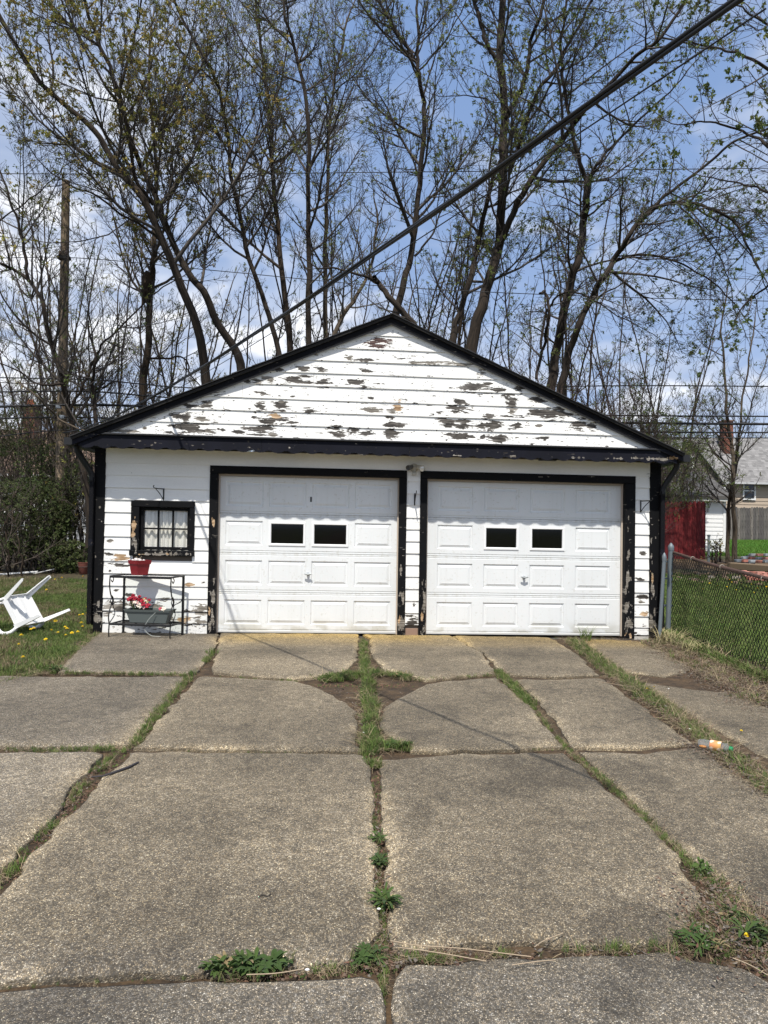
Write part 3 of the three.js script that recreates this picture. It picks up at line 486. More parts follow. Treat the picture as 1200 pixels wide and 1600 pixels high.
slab([w(4.95, 0.1), [1000, 1000]], [[1000, 1000], [1045, 1020], [1085, 1042]], [[975, 1046], [1040, 1055], [1085, 1042]], [w(4.95, 0.1), [930, 1012], [975, 1046]], -0.006);
// second row
slab([w(-2.1, 2.85), [60, 1056], [296, 1056]], [[296, 1056], [262, 1090], [203, 1160]], [w(-2.4, 5.08), [0, 1163], [90, 1165], [203, 1160]], [w(-2.1, 2.85), w(-2.4, 5.08)], 0.003, [0.001, 0]);
slab([[312, 1056], [461, 1064], [490, 1073], [526, 1090]], [[526, 1090], [553, 1108], [560, 1125], [558, 1142], [562, 1171]], [[213, 1165], [400, 1170], [562, 1171]], [[312, 1056], [278, 1090], [213, 1165]], 0.006);
slab([[632, 1087], [650, 1078], [668, 1068], [700, 1062], [777, 1056]], [[777, 1056], [820, 1095], [880, 1163]], [[641, 1172], [760, 1170], [880, 1163]], [[632, 1087], [606, 1101], [595, 1112], [594, 1130], [607, 1151], [636, 1164], [641, 1172]], 0.004);
slab([[808, 1058], [870, 1061], [942, 1058]], [[942, 1058], [1000, 1098], [1082, 1158]], [[898, 1165], [1000, 1166], [1082, 1158]], [[808, 1058], [850, 1103], [898, 1165]], -0.002);
slab([[1000, 1062], [1090, 1075], [1150, 1078]], [[1150, 1078], [1205, 1105], w(5.9, 6.0)], [[1215, 1190], w(5.0, 5.9), w(5.9, 6.0)], [[1000, 1062], [1085, 1115], [1215, 1190]], -0.012);
// third row
slab([w(-2.4, 5.2), [0, 1174], [163, 1173]], [[163, 1173], [80, 1270], [-10, 1364]], [w(-2.4, 7.4), w(-0.8, 7.42), w(0.33, 7.4)], [w(-2.4, 5.2), w(-2.4, 7.4)], 0.0);
slab([[203, 1173], [400, 1175], [560, 1177], [577, 1184]], [[577, 1184], [584, 1250], [588, 1340], [592, 1450], [560, 1489]], [w(0.42, 7.55), [0, 1528], [120, 1522], [340, 1511], [533, 1502], [560, 1489]], [[203, 1173], [100, 1280], [10, 1378], w(0.42, 7.55)], 0.007);
slab([[592, 1183], [700, 1176], [883, 1171]], [[883, 1171], [950, 1230], [1025, 1293], [1104, 1392], [1068, 1452], [1045, 1467]], [[612, 1483], [700, 1478], [850, 1464], [914, 1474], [1045, 1467]], [[592, 1183], [597, 1260], [604, 1340], [607, 1455], [612, 1483]], 0.0, [0, 0.002]);
slab([[905, 1172], [1000, 1172], [1098, 1164]], [[1098, 1164], [1150, 1205], w(4.75, 7.0)], [[1142, 1392], [1180, 1404], [1210, 1428], w(4.75, 7.0)], [[905, 1172], [960, 1222], [1040, 1300], [1112, 1365], [1142, 1392]], -0.004);
// nearest row
slab([w(-2.4, 7.56), [-60, 1556], [0, 1543], [330, 1524], [580, 1518], [600, 1540]], [[600, 1540], [606, 1575], w(1.945, 9.2)], [w(-2.4, 9.2), w(0, 9.2), w(1.945, 9.2)], [w(-2.4, 7.56), w(-2.4, 9.2)], 0.005);
slab([[622, 1532], [640, 1503], [850, 1489], [908, 1487], [1037, 1478], [1077, 1490], [1142, 1495], [1202, 1534]], [[1202, 1534], w(3.6, 8.4), w(3.75, 9.2)], [w(1.96, 9.2), w(2.8, 9.2), w(3.75, 9.2)], [[622, 1532], [613, 1570], w(1.96, 9.2)], -0.002);

// ------------------------------------------------------------------ grass, weeds, straw and litter
function bladeTuft(n, h, spread, wid, seed, lean = 0.5, seg = 3) {
  const R = mulberry(seed), t = [];
  for (let i = 0; i < n; i++) {
    const a = R() * 6.283, r = spread * Math.sqrt(R()), x = Math.cos(a) * r, z = Math.sin(a) * r, hh = h * (0.5 + R() * 0.6), d = R() * 6.283, l = lean * hh * (0.3 + R()), wx = Math.cos(d + 1.57), wz = Math.sin(d + 1.57), ww = wid * (0.7 + R() * 0.6);
    const P = (k) => { const s = k / seg; return [x + Math.cos(d) * l * s * s, hh * (s - 0.25 * lean * s * s), z + Math.sin(d) * l * s * s, ww * (1 - s * s)]; };
    for (let k = 0; k < seg; k++) { const p = P(k), q = P(k + 1), A = [p[0] - wx * p[3], p[1], p[2] - wz * p[3]], B = [p[0] + wx * p[3], p[1], p[2] + wz * p[3]], C = [q[0] + wx * q[3], q[1], q[2] + wz * q[3]], D = [q[0] - wx * q[3], q[1], q[2] - wz * q[3]]; t.push(...A, ...B, ...C); if (k < seg - 1) t.push(...A, ...C, ...D); }
  }
  return soup(t);
}
function rosette(n, len, wid, seed, rise = 0.35) {         // flat broad leaves from one crown
  const R = mulberry(seed), t = [];
  for (let i = 0; i < n; i++) {
    const a = i * 2.4 + R() * 0.5, L = len * (0.55 + R() * 0.55), W = wid * (0.7 + R() * 0.5), c = Math.cos(a), s = Math.sin(a), up = rise * (0.4 + R()), S = 5;
    const P = (k) => { const u = k / S; const d = L * u * (1 - 0.12 * u), y = L * up * u * (1.25 - u * 0.95), hw = 0.62 * W * Math.pow(Math.sin(Math.PI * clamp(0.06 + u * 0.9)), 0.7) * (0.35 + 0.65 * Math.min(1, u * 2.2)); return [c * d, y, s * d, hw]; };
    for (let k = 0; k < S; k++) { const p = P(k), q = P(k + 1); for (const sd of [1, -1]) { const A = [p[0], p[1], p[2]], B = [p[0] - s * p[3] * sd, p[1] + p[3] * 0.35, p[2] + c * p[3] * sd], C = [q[0] - s * q[3] * sd, q[1] + q[3] * 0.35, q[2] + c * q[3] * sd], D = [q[0], q[1], q[2]]; sd > 0 ? t.push(...A, ...D, ...C, ...A, ...C, ...B) : t.push(...A, ...C, ...D, ...A, ...B, ...C); } }
  }
  return soup(t);
}
const leafy = (c, tr = 0.35) => new THREE.MeshPhysicalMaterial({ color: lin(...c), roughness: 0.85, transmission: tr, thickness: 0, specularIntensity: 0.4 });
const greenMat = leafy([1, 1, 1], 0.3), strawMat = std([1, 1, 1], 0.95), litterMat = std([1, 1, 1], 0.95);
const GREENS = [[0.10, 0.155, 0.03], [0.125, 0.18, 0.042], [0.07, 0.12, 0.025], [0.15, 0.17, 0.055], [0.16, 0.14, 0.07]];
const pickGreen = (R, dry = 0.08) => { const k = R() < dry ? 4 : Math.floor(R() * 4), j = 0.75 + R() * 0.5; const c = GREENS[k]; return lin(c[0] * j, c[1] * j, c[2] * j); };
const straw = (R) => { const j = 0.6 + R() * 0.6; return R() < 0.25 ? lin(0.14 * j, 0.09 * j, 0.06 * j) : lin(0.29 * j, 0.225 * j, 0.135 * j); };
const lawnTuft = bladeTuft(8, 0.075, 0.05, 0.0028, 21, 0.7, 2), wildTuft = bladeTuft(9, 0.09, 0.03, 0.003, 22, 0.9, 3), strawTuft = bladeTuft(6, 0.075, 0.06, 0.0022, 23, 2.7, 4);
const tmpDry = (x, z) => fbm(x * 0.8 + 13, z * 0.8 + 7, 3);
{
  const R = mulberry(31), L = [], Rt = [];
  for (let i = 0; i < 60000; i++) { const z = lerp(-9.5, 4.2, R()), x = lerp(-8.5, -1.2, R()); if (onDrive(x, z) || x > leftEdge(z) + 0.05 || !seen(x, 0, z, 130)) continue; if (z < -6 && R() < smooth(-z, 6, 8)) continue; const dry = smooth(tmpDry(x, z), 0.42, 0.66) * 0.4; L.push([V(x, landHeight(x, z) - 0.005, z), yaw(R() * 6.28, (R() - 0.5) * 0.5, (R() - 0.5) * 0.5), (0.6 + R() * 0.7) * (0.7 + 0.6 * vn(x * 1.3, z * 1.3)), R() < dry ? straw(R) : pickGreen(R, dry)]); }
  tag(inst('lawn_grass', lawnTuft, greenMat, L), 'short lawn grass to the left of the garage');
  for (let i = 0; i < 150000; i++) { const z = lerp(-10, 5.5, R()), x = lerp(6.2, 17, R()); if (!seen(x, 0, z, 130) || (x < 6.35 && z > 0.2) ) continue; if (z < -7 && R() < smooth(-z, 7.2, 9)) continue; L.length; Rt.push([V(x, landHeight(x, z) - 0.005, z), yaw(R() * 6.28, (R() - 0.5) * 0.5, (R() - 0.5) * 0.5), (0.8 + R() * 0.8) * (0.7 + 0.7 * vn(x * 1.1, z * 1.1)), pickGreen(R, 0.06).multiplyScalar(1.25)]); }
  tag(inst('yard_grass', lawnTuft, greenMat, Rt), 'long green grass behind the chain link fence');
  const far = []; for (let i = 0; i < 26000; i++) { const z = lerp(-33, -15, R()), x = lerp(11, 28, R()); if (!seen(x, 0, z, 60)) continue; far.push([V(x, landHeight(x, z), z), yaw(R() * 6.28), 1.6 + R() * 1.3, lin(0.085 * (0.8 + R() * 0.5), 0.20 * (0.8 + R() * 0.4), 0.022)]); }
  tag(inst('far_lawn_grass', lawnTuft, greenMat, far), 'bright green lawn below the grey stockade fence');
}
// growth along the joints: [polyline in pixels, half width m, tufts per metre, share of straw]
const J = [], S = [], LIT = [];
{
  const R = mulberry(41);
  const line = (pts, half, dens, dry, size = 1, patchy = 0.45) => {
    const P = pts.map((q) => onY(q[0], q[1])); for (let i = 0; i < P.length - 1; i++) { const len = P[i].distanceTo(P[i + 1]); for (let k = 0; k < len * dens; k++) { const t = R(), x = lerp(P[i].x, P[i + 1].x, t) + (R() + R() - 1) * half, z = lerp(P[i].z, P[i + 1].z, t) + (R() + R() - 1) * half; const n = fbm(x * 5.5 + 5, z * 5.5 + 1, 3) * 0.7 + fbm(x * 1.7 + 15, z * 1.7 + 11, 2) * 0.3; if (n < patchy - 0.12 + R() * 0.2) continue; (R() < dry ? S : J).push([V(x, -0.02, z), yaw(R() * 6.28, (R() - 0.5) * 0.7, (R() - 0.5) * 0.7), size * (0.35 + R() * 0.75), null]); const o = (R() < dry ? S : J); } }
  };
  line([[330, 1022], [300, 1052], [262, 1092], [210, 1160]], 0.05, 260, 0.3, 0.7, 0.44); line([[210, 1160], [150, 1200], [80, 1285], [0, 1372]], 0.045, 280, 0.28, 0.6, 0.45);
  line([[70, 1048], [100, 1050], [160, 1050], [290, 1053]], 0.04, 210, 0.3, 0.7, 0.42); line([[300, 1053], [480, 1063]], 0.025, 90, 0.5, 0.5, 0.5); line([[0, 1168], [60, 1170], [180, 1168]], 0.05, 260, 0.35, 0.6, 0.42); line([[215, 1168], [560, 1175]], 0.012, 60, 0.4, 0.35, 0.52);
  line([[568, 1000], [570, 1045], [574, 1060]], 0.06, 520, 0.3, 0.8, 0.45); line([[500, 1060], [575, 1052], [640, 1057]], 0.14, 1100, 0.22, 1.0, 0.46); line([[576, 1055], [578, 1100], [580, 1160], [582, 1195]], 0.075, 900, 0.24, 0.95, 0.44); line([[580, 1162], [635, 1166]], 0.07, 800, 0.15, 0.9, 0.38); line([[640, 1168], [880, 1168]], 0.015, 80, 0.6, 0.35, 0.5);
  line([[582, 1195], [586, 1290], [592, 1360], [600, 1450], [600, 1560]], 0.014, 150, 0.35, 0.4, 0.50); line([[560, 1200], [600, 1250]], 0.05, 20, 0.9, 0.8, 0.3);
  line([[660, 1060], [776, 1053]], 0.03, 120, 0.75, 0.7, 0.4); line([[778, 1048], [830, 1100]], 0.05, 420, 0.25, 0.9, 0.3); line([[830, 1100], [885, 1166], [960, 1228], [1030, 1295], [1110, 1375]], 0.03, 280, 0.45, 0.5, 0.40);
  line([[895, 1000], [960, 1050], [1040, 1105]], 0.12, 700, 0.45, 1.0, 0.3); line([[1040, 1105], [1120, 1165], [1220, 1240]], 0.11, 600, 0.65, 1.0, 0.32);
  line([[620, 1494], [760, 1488], [900, 1480], [1040, 1472]], 0.03, 260, 0.5, 0.5, 0.44); line([[340, 1518], [600, 1500]], 0.025, 200, 0.5, 0.45, 0.42); line([[0, 1535], [330, 1517]], 0.008, 40, 0.5, 0.3, 0.5);
  line([[1060, 1480], [1120, 1440], [1190, 1450]], 0.15, 520, 0.6, 0.62, 0.36); line([[1110, 1370], [1210, 1500]], 0.10, 360, 0.75, 0.62, 0.36);
  line([[150, 990], [118, 1015], [80, 1045]], 0.06, 420, 0.6, 0.8, 0.3); line([[80, 1045], [0, 1068]], 0.07, 420, 0.6, 0.8, 0.3);
  line([[1020, 1000], [1075, 1030], [1140, 1062], [1210, 1100]], 0.26, 330, 0.85, 1.1, 0.36); line([[1040, 995], [1110, 1025], [1200, 1062]], 0.12, 520, 0.35, 1.6, 0.25);
  line([[340, 990], [620, 993]], 0.012, 25, 0.8, 0.35, 0.5); line([[870, 996], [970, 999]], 0.06, 180, 0.8, 0.7, 0.3);
  for (const s of S) s[3] = straw(R); for (const j of J) j[3] = pickGreen(R, 0.05);
  tag(inst('joint_grass', wildTuft, greenMat, J), 'green grass growing in the driveway joints'); tag(inst('dead_grass', strawTuft, strawMat, S), 'dead straw grass along the joints and fence foot');
  // curled brown leaves and loose stalks
  const leaf = soup([-0.5, 0, 0, 0, -0.08, 0.24, 0, 0.1, 0, -0.5, 0, 0, 0, 0.1, 0, 0, -0.05, -0.26, 0, -0.08, 0.24, 0.5, 0.1, 0.02, 0, 0.1, 0, 0, 0.1, 0, 0.5, 0.1, 0.02, 0, -0.05, -0.26]);
  const scat = (n, pts, half, y = 0) => { const P = pts.map((q) => onY(q[0], q[1])); for (let k = 0; k < n; k++) { const f = R() * (P.length - 1), i = Math.floor(f), x = lerp(P[i].x, P[i + 1].x, f - i) + (R() + R() + R() - 1.5) * half, z = lerp(P[i].z, P[i + 1].z, f - i) + (R() + R() + R() - 1.5) * half; const j = 0.5 + R() * 0.8, br = R(); LIT.push([V(x, y + R() * 0.02, z), yaw(R() * 6.28, (R() - 0.5) * 1.2, (R() - 0.5) * 1.2), V(0.010 + R() * R() * 0.03, 0.02, 0.010 + R() * R() * 0.03), br < 0.5 ? lin(0.15 * j, 0.105 * j, 0.075 * j) : br < 0.8 ? lin(0.165 * j, 0.14 * j, 0.115 * j) : lin(0.11 * j, 0.055 * j, 0.035 * j)]); } };
  scat(4200, [[1045, 1010], [1110, 1050], [1160, 1075], [1215, 1110]], 0.38); scat(900, [[1080, 1160], [1140, 1185], [1210, 1240]], 0.2); scat(1000, [[1110, 1390], [1150, 1450], [1200, 1500]], 0.24); scat(260, [[1060, 1485], [900, 1482], [700, 1488], [560, 1497], [420, 1508]], 0.07, -0.02);
  scat(300, [[585, 1240], [592, 1350], [600, 1450], [600, 1520]], 0.06, -0.02); scat(360, [[520, 1075], [560, 1110], [580, 1140], [640, 1080]], 0.12, -0.025); scat(120, [[870, 997], [985, 1000]], 0.08); scat(160, [[1000, 1003], [1030, 1008]], 0.12); scat(300, [[960, 1060], [1060, 1130]], 0.14); scat(160, [[160, 1190], [60, 1310]], 0.05, -0.02); scat(60, [[0, 1172], [150, 1172]], 0.05, -0.015);
  tag(inst('leaf_litter', leaf, litterMat, LIT), 'dry brown leaf litter along the joints and the fence foot');
  const moss = []; const crumb = soup([-0.5, 0, -0.3, 0.1, 0.5, 0, 0.5, 0, -0.2, -0.5, 0, -0.3, 0, 0, 0.5, 0.1, 0.5, 0, 0.5, 0, -0.2, 0.1, 0.5, 0, 0, 0, 0.5]);
  for (const [pts, half, n] of [[[[570, 1060], [578, 1140], [580, 1190]], 0.13, 900], [[[490, 1066], [640, 1066]], 0.09, 700], [[[590, 1200], [600, 1540]], 0.03, 700], [[[1110, 1400], [1180, 1490]], 0.25, 1200], [[[360, 1512], [600, 1500], [1050, 1480]], 0.035, 900], [[[330, 1020], [200, 1165], [0, 1375]], 0.04, 900], [[[780, 1050], [885, 1168], [1110, 1375]], 0.035, 900], [[[900, 1005], [1060, 1130], [1210, 1240]], 0.14, 1200]]) { const P = pts.map((q) => onY(q[0], q[1])); for (let k = 0; k < n; k++) { const f = R() * (P.length - 1), i = Math.floor(f), j = 0.5 + R(); moss.push([V(lerp(P[i].x, P[i + 1].x, f - i) + (R() + R() - 1) * half, -0.034, lerp(P[i].z, P[i + 1].z, f - i) + (R() + R() - 1) * half), yaw(R() * 6.28), 0.006 + R() * R() * 0.02, R() < 0.3 ? lin(0.06 * j, 0.09 * j, 0.02 * j) : lin(0.12 * j, 0.07 * j, 0.045 * j)]); } }
  tag(inst('soil_crumbs', crumb, litterMat, moss), 'reddish soil crumbs and moss in the open joints');
}
// weeds one can point at
function weed(name, label, px, py, geo, scale, category = 'weed', y = -0.008, mat = null, extra = null) {
  const p = onY(px, py), t = thing(name, label, category, null, [p.x, y, p.z], px * 0.37), R = mulberry(px + py);
  const c = GREENS[Math.floor(R() * 3)]; const m = mesh('leaves', geo, mat || leafy(c), t); m.scale.setScalar(scale); if (extra) extra(t, R); return t;
}
// a weed clump of many small spatulate leaves in two greens; k crowns scattered over spread x depth
function weedPatch(label, px, py, k, spread, depth, len, wd, n, seed, rise = 0.6) {
  const p = onY(px, py), t = thing('weed_clump', label, 'weed', null, [p.x, -0.008, p.z]), R = mulberry(seed), A = [], B = [], D = [];
  for (let i = 0; i < k; i++) { const g = rosette(Math.round(n * (0.6 + R() * 0.7)), len * (0.55 + R() * 0.75), wd * (0.7 + R() * 0.7), seed * 31 + i, rise * (0.4 + R() * 1.1)).rotateX((R() - 0.5) * 0.9).rotateZ((R() - 0.5) * 0.9).rotateY(R() * 6.28).translate((R() + R() - 1) * spread, R() * 0.018, (R() + R() - 1) * depth); (R() < 0.12 ? D : R() < 0.5 ? A : B).push(g); }
  const j = 0.85 + R() * 0.35; if (A.length) mesh('leaves', merged(A), leafy([0.075 * j, 0.125 * j, 0.028 * j]), t); if (B.length) mesh('leaves', merged(B), leafy([0.052 * j, 0.095 * j, 0.022 * j]), t); if (D.length) mesh('dead_leaves', merged(D), std([0.20, 0.15, 0.075], 0.95), t);
  tag(mesh('stalks', bladeTuft(10 + k * 2, len * 0.9, spread * 0.8 + 0.02, 0.0018, seed + 5, 1.2, 3), leafy([0.11, 0.12, 0.04]), t), null, null, null, 'stuff');
}
weedPatch('large broad-leaved green weed in the front joint, left of the centre seam', 375, 1510, 26, 0.10, 0.045, 0.052, 0.0105, 10, 3);
weedPatch('small broad-leaved weed just right of the largest front weed', 434, 1507, 8, 0.045, 0.025, 0.05, 0.012, 8, 4);
weedPatch('dark green weed at the crossing of the front joint and centre seam', 578, 1492, 12, 0.06, 0.045, 0.05, 0.008, 10, 5);
weedPatch('spiky weed rosette alone in the centre seam near the front', 600, 1411, 7, 0.022, 0.02, 0.075, 0.0085, 12, 6, 0.9);
weedPatch('small round weed in the centre seam beyond the spiky rosette', 595, 1347, 6, 0.024, 0.02, 0.055, 0.010, 10, 71);
weedPatch('weed tangle with dry stalks in the centre seam, third from the front', 592, 1312, 6, 0.04, 0.03, 0.055, 0.007, 8, 77, 0.9);
weedPatch('pale green weed on the litter at the right front corner', 1146, 1436, 10, 0.10, 0.06, 0.06, 0.008, 8, 8);
weedPatch('weed at the right end of the front joint beside the bare soil', 1092, 1471, 11, 0.09, 0.06, 0.055, 0.007, 9, 9);
weedPatch('weed rosette at the right picture edge in the dry grass', 1190, 1463, 10, 0.07, 0.05, 0.085, 0.011, 9, 10);
weedPatch('weed in the right joint where the third slab row narrows', 1098, 1362, 7, 0.05, 0.03, 0.06, 0.007, 10, 12, 0.9);
weedPatch('green weed beside the lawn at the first cross joint', 84, 1046, 16, 0.16, 0.05, 0.07, 0.010, 9, 11);
weedPatch('low weed in the grass star before the garage, left arm', 520, 1058, 12, 0.16, 0.05, 0.06, 0.007, 9, 13, 0.8);
weedPatch('low weed in the grass star before the garage, right arm', 622, 1056, 12, 0.14, 0.05, 0.06, 0.007, 9, 14, 0.8);
weedPatch('weed cluster at the foot of the grass star, right of the seam', 612, 1165, 12, 0.12, 0.05, 0.06, 0.008, 9, 15, 0.8);
weed('grass_tuft', 'tall grass tuft at the foot of the right overhead door', 916, 1000, bladeTuft(60, 0.24, 0.07, 0.0035, 91, 0.8, 4), 1.0, 'grass tuft');
weed('grass_tuft', 'pale dry grass clump beside the black corner post and fence', 1046, 1003, bladeTuft(110, 0.30, 0.17, 0.004, 92, 1.3, 4), 1.0, 'grass tuft', -0.02, std([0.33, 0.28, 0.15], 0.95));
weed('grass_tuft', 'drooping dry grass clump in front of the fence mesh', 1088, 1018, bladeTuft(90, 0.26, 0.18, 0.004, 93, 1.6, 4), 1.0, 'grass tuft', -0.02, std([0.30, 0.27, 0.13], 0.95));
weed('grass_tuft', 'green grass tuft at the end of the left joint below the plant stand', 331, 1020, bladeTuft(40, 0.10, 0.08, 0.003, 94, 1.0, 3), 1.0, 'grass tuft');
// dandelions
{
  const stemM = leafy([0.10, 0.16, 0.04]), yel = std([0.80, 0.56, 0.01], 0.8), R = mulberry(57);
  const head = (() => { const t = []; for (let k = 0; k < 3; k++) for (let i = 0; i < 12; i++) { const a = i * 0.5236 + k * 0.26, r = 0.021 - k * 0.005, y = k * 0.004, w2 = 0.2; t.push(0, y, 0, Math.cos(a - w2) * r, y + 0.004 + k * 0.002, Math.sin(a - w2) * r, Math.cos(a + w2) * r, y + 0.004 + k * 0.002, Math.sin(a + w2) * r); } return soup(t).translate(0, 0.07, 0); })();
  const stem = tubeGeo([V(0, 0, 0), V(0.004, 0.035, 0), V(0, 0.07, 0)], 0.0022, 5), lv = rosette(8, 0.09, 0.011, 8, 0.3);
  let proto;
  const put = (x, y, z, label, group) => { let o; if (!proto) { o = proto = thing('dandelion', label, 'dandelion', group); mesh('stem', stem, stemM, o); mesh('flower_head', head, yel, o); mesh('leaves', lv, stemM, o); } else { o = proto.clone(); o.name = numbered('dandelion'); scene.add(o); o.userData = { label, category: 'dandelion', ...(group ? { group } : {}) }; } o.position.set(x, y, z); o.rotation.set((R() - 0.3) * 0.5, R() * 6, (R() - 0.5) * 0.5); o.scale.setScalar(0.85 + R() * 0.5); return o; };
  const lawn = [[22, 976], [26, 976.5], [55, 967], [62, 970], [48, 976], [49, 983], [54, 984.5], [33, 997], [29, 1010], [36, 1030], [79, 969], [77, 974], [87, 973], [92, 959], [102, 959], [101, 980], [104, 986], [91, 988.5], [80, 988], [73, 1000], [104, 993], [113, 992], [122, 989], [126, 977], [127, 980.5], [125, 961.5], [129, 960], [137, 958], [136, 951], [140, 961], [74, 931], [87, 913], [96, 912.5], [130, 911]];
  for (const [a, b] of lawn) { const p = onY(a, b + 1, 0.05); put(p.x, landHeight(p.x, p.z), p.z, 'yellow dandelion in the lawn left of the garage', 'dandelions in the left lawn'); }
  const yard = [[1100, 935], [1110, 930], [1123, 932], [1135, 934], [1142, 928], [1150, 936], [1158, 930], [1166, 934], [1174, 930], [1182, 936], [1188, 927], [1196, 933], [1140, 925], [1178, 940]];
  for (const [a, b] of yard) { const h = landHeight(8, -3), p = onY(a, b, h); put(p.x, landHeight(p.x, p.z) + 0.02, p.z, 'yellow dandelion in the grass behind the chain link fence', 'dandelions behind the fence'); }
  for (const [a, b, l] of [[1022, 1066, 'yellow dandelion in the dry grass strip above the bottle'], [1158, 1132, 'yellow dandelion among straw, nearest above the plastic bottle'], [1167, 1441, 'yellow dandelion in the weeds at the right front corner'], [1011, 1068, 'yellow dandelion at the upper end of the dry grass strip']]) { const p = onY(a, b, 0.06); put(p.x, -0.02, p.z, l).scale.setScalar(0.5); }
}

// ------------------------------------------------------------------ things at the front wall
{
  const P = [[171.5, 997], [268, 999.5], [282.5, 990.5], [191, 986]].map(([a, b]) => onY(a, b, 0.004));
  const c = P[0].clone().add(P[1]).add(P[2]).add(P[3]).multiplyScalar(0.25), dir = P[1].clone().add(P[2]).sub(P[0]).sub(P[3]), turn = Math.atan2(-dir.z, dir.x), Wd = dir.length() / 2;
  const W2 = Wd / 2, D2 = 0.19, H = 0.79, L = 0.165, st = thing('plant_stand', 'black wrought metal plant stand with scrolled sides below the small window', 'plant stand', null, [c.x, 0.0, c.z], turn);
  for (const [x, z] of [[-W2, -D2], [W2, -D2]]) mesh('leg', box(x - 0.014, x + 0.014, 0, H, z - 0.014, z + 0.014, 0.003), M.blackMetal, st);
  for (const x of [-W2, W2]) mesh('leg', tubeGeo([V(x, 0, D2), V(x, 0.06, D2 + 0.008), V(x, L, D2)], 0.009, 6, 8), M.blackMetal, st);
  for (const s of [-1, 1]) {                              // scrolled sides between shelf and top
    const x = s * W2;
    mesh('scroll', [tubeGeo([V(x, H, D2), V(x, H - 0.12, D2 + 0.01), V(x, H - 0.24, D2 - 0.02), V(x, H - 0.33, D2 - 0.08), V(x, H - 0.42, D2 - 0.02), V(x, L + 0.1, D2 + 0.02), V(x, L, D2)], 0.009, 6, 28), tubeGeo([V(x, H - 0.02, D2 - 0.05), V(x, H - 0.05, D2 - 0.09), V(x, H - 0.09, D2 - 0.06), V(x, H - 0.06, D2 - 0.03)], 0.006, 6, 14), tubeGeo([V(x, L + 0.02, D2 - 0.02), V(x, L + 0.12, D2 - 0.14), V(x, L + 0.24, D2 - 0.09), V(x, H - 0.34, -D2 + 0.06), V(x, H - 0.26, -D2)], 0.006, 6, 24), tubeGeo([V(x, H - 0.33, D2 - 0.02), V(x, H - 0.27, D2 - 0.06), V(x, H - 0.33, D2 - 0.10), V(x, H - 0.39, D2 - 0.06), V(x, H - 0.33, D2 - 0.02)], 0.006, 6, 18)], M.blackMetal, st);
    mesh('side_rail', [box(x - 0.008, x + 0.008, L - 0.008, L + 0.008, -D2, D2), box(x - 0.01, x + 0.01, H - 0.02, H, -D2, D2)], M.blackMetal, st);
  }
  for (const z of [-D2, D2]) { mesh('top_rail', box(-W2, W2, H - 0.03, H - 0.001, z - 0.014, z + 0.014, 0.003), M.blackMetal, st); mesh('shelf_rail', box(-W2, W2, L - 0.013, L + 0.009, z - 0.012, z + 0.012, 0.003), M.blackMetal, st); }
  mesh('glass_top', box(-W2 + 0.012, W2 - 0.012, H - 0.015, H - 0.009, -D2 + 0.012, D2 - 0.012), new THREE.MeshPhysicalMaterial({ color: lin(0.94, 0.96, 0.95), roughness: 0.03, transmission: 1, thickness: 0 }), st);
  mesh('shelf_wire', [-0.1, 0, 0.1].map((z) => tubeGeo([V(-W2, L, z), V(W2, L, z)], 0.004, 5)), M.blackMetal, st);
  const local = (x, y, z) => V(x, y, z).applyAxisAngle(UP, turn).add(c);
  // red pot on top
  const taper = (w0, d0, w1, d1, h, th, rim, rimH) => {    // four-sided open pot
    const t = [], q = (a, b, d, e) => t.push(...a, ...b, ...d, ...a, ...d, ...e), R = (w, d, y) => [[-w, y, d], [w, y, d], [w, y, -d], [-w, y, -d]];
    const seq = [R(w0, d0, 0), R(lerp(w0, w1, 0.74), lerp(d0, d1, 0.74), h - rimH), R(lerp(w0, w1, 0.74) + rim, lerp(d0, d1, 0.74) + rim, h - rimH), R(w1 + rim, d1 + rim, h), R(w1 + rim - th, d1 + rim - th, h), R(w1 - th, d1 - th, h - 0.05)];
    for (let k = 0; k < seq.length - 1; k++) for (let i = 0; i < 4; i++) q(seq[k][i], seq[k][(i + 1) % 4], seq[k + 1][(i + 1) % 4], seq[k + 1][i]);
    const b = seq[0]; q(b[3], b[2], b[1], b[0]); return [soup(t), (() => { const e = R(w1 - th - 0.002, d1 - th - 0.002, h - 0.03), s = []; s.push(...e[0], ...e[1], ...e[2], ...e[0], ...e[2], ...e[3]); return soup(s); })()];
  };
  const soil = std([0.06, 0.045, 0.035], 1), redM = std([0.22, 0.008, 0.013], 0.5);
  { const p = local(-0.115, H, -0.01), t = thing('flower_pot', 'square red plastic flower pot on top of the black plant stand', 'flower pot', null, [p.x, p.y, p.z], turn - 0.55); const [a, b] = taper(0.075, 0.075, 0.10, 0.10, 0.19, 0.008, 0.008, 0.05); mesh('body', a, redM, t); mesh('soil', b, soil, t);
    const R = mulberry(5), l = []; for (let i = 0; i < 9; i++) l.push(new THREE.IcosahedronGeometry(0.018 + R() * 0.016, 0).translate((R() - 0.5) * 0.14, 0.175 + R() * 0.02, (R() - 0.5) * 0.14)); mesh('pale_stones', l, std([0.62, 0.56, 0.54], 0.9), t); mesh('dead_stem', [tubeGeo([V(0.02, 0.17, 0), V(0.03, 0.22, 0.01), V(0.045, 0.245, 0.0)], 0.003, 5), tubeGeo([V(-0.03, 0.17, 0.02), V(-0.02, 0.215, 0.02), V(-0.04, 0.235, 0.03)], 0.003, 5)], std([0.35, 0.29, 0.2], 0.9), t); }
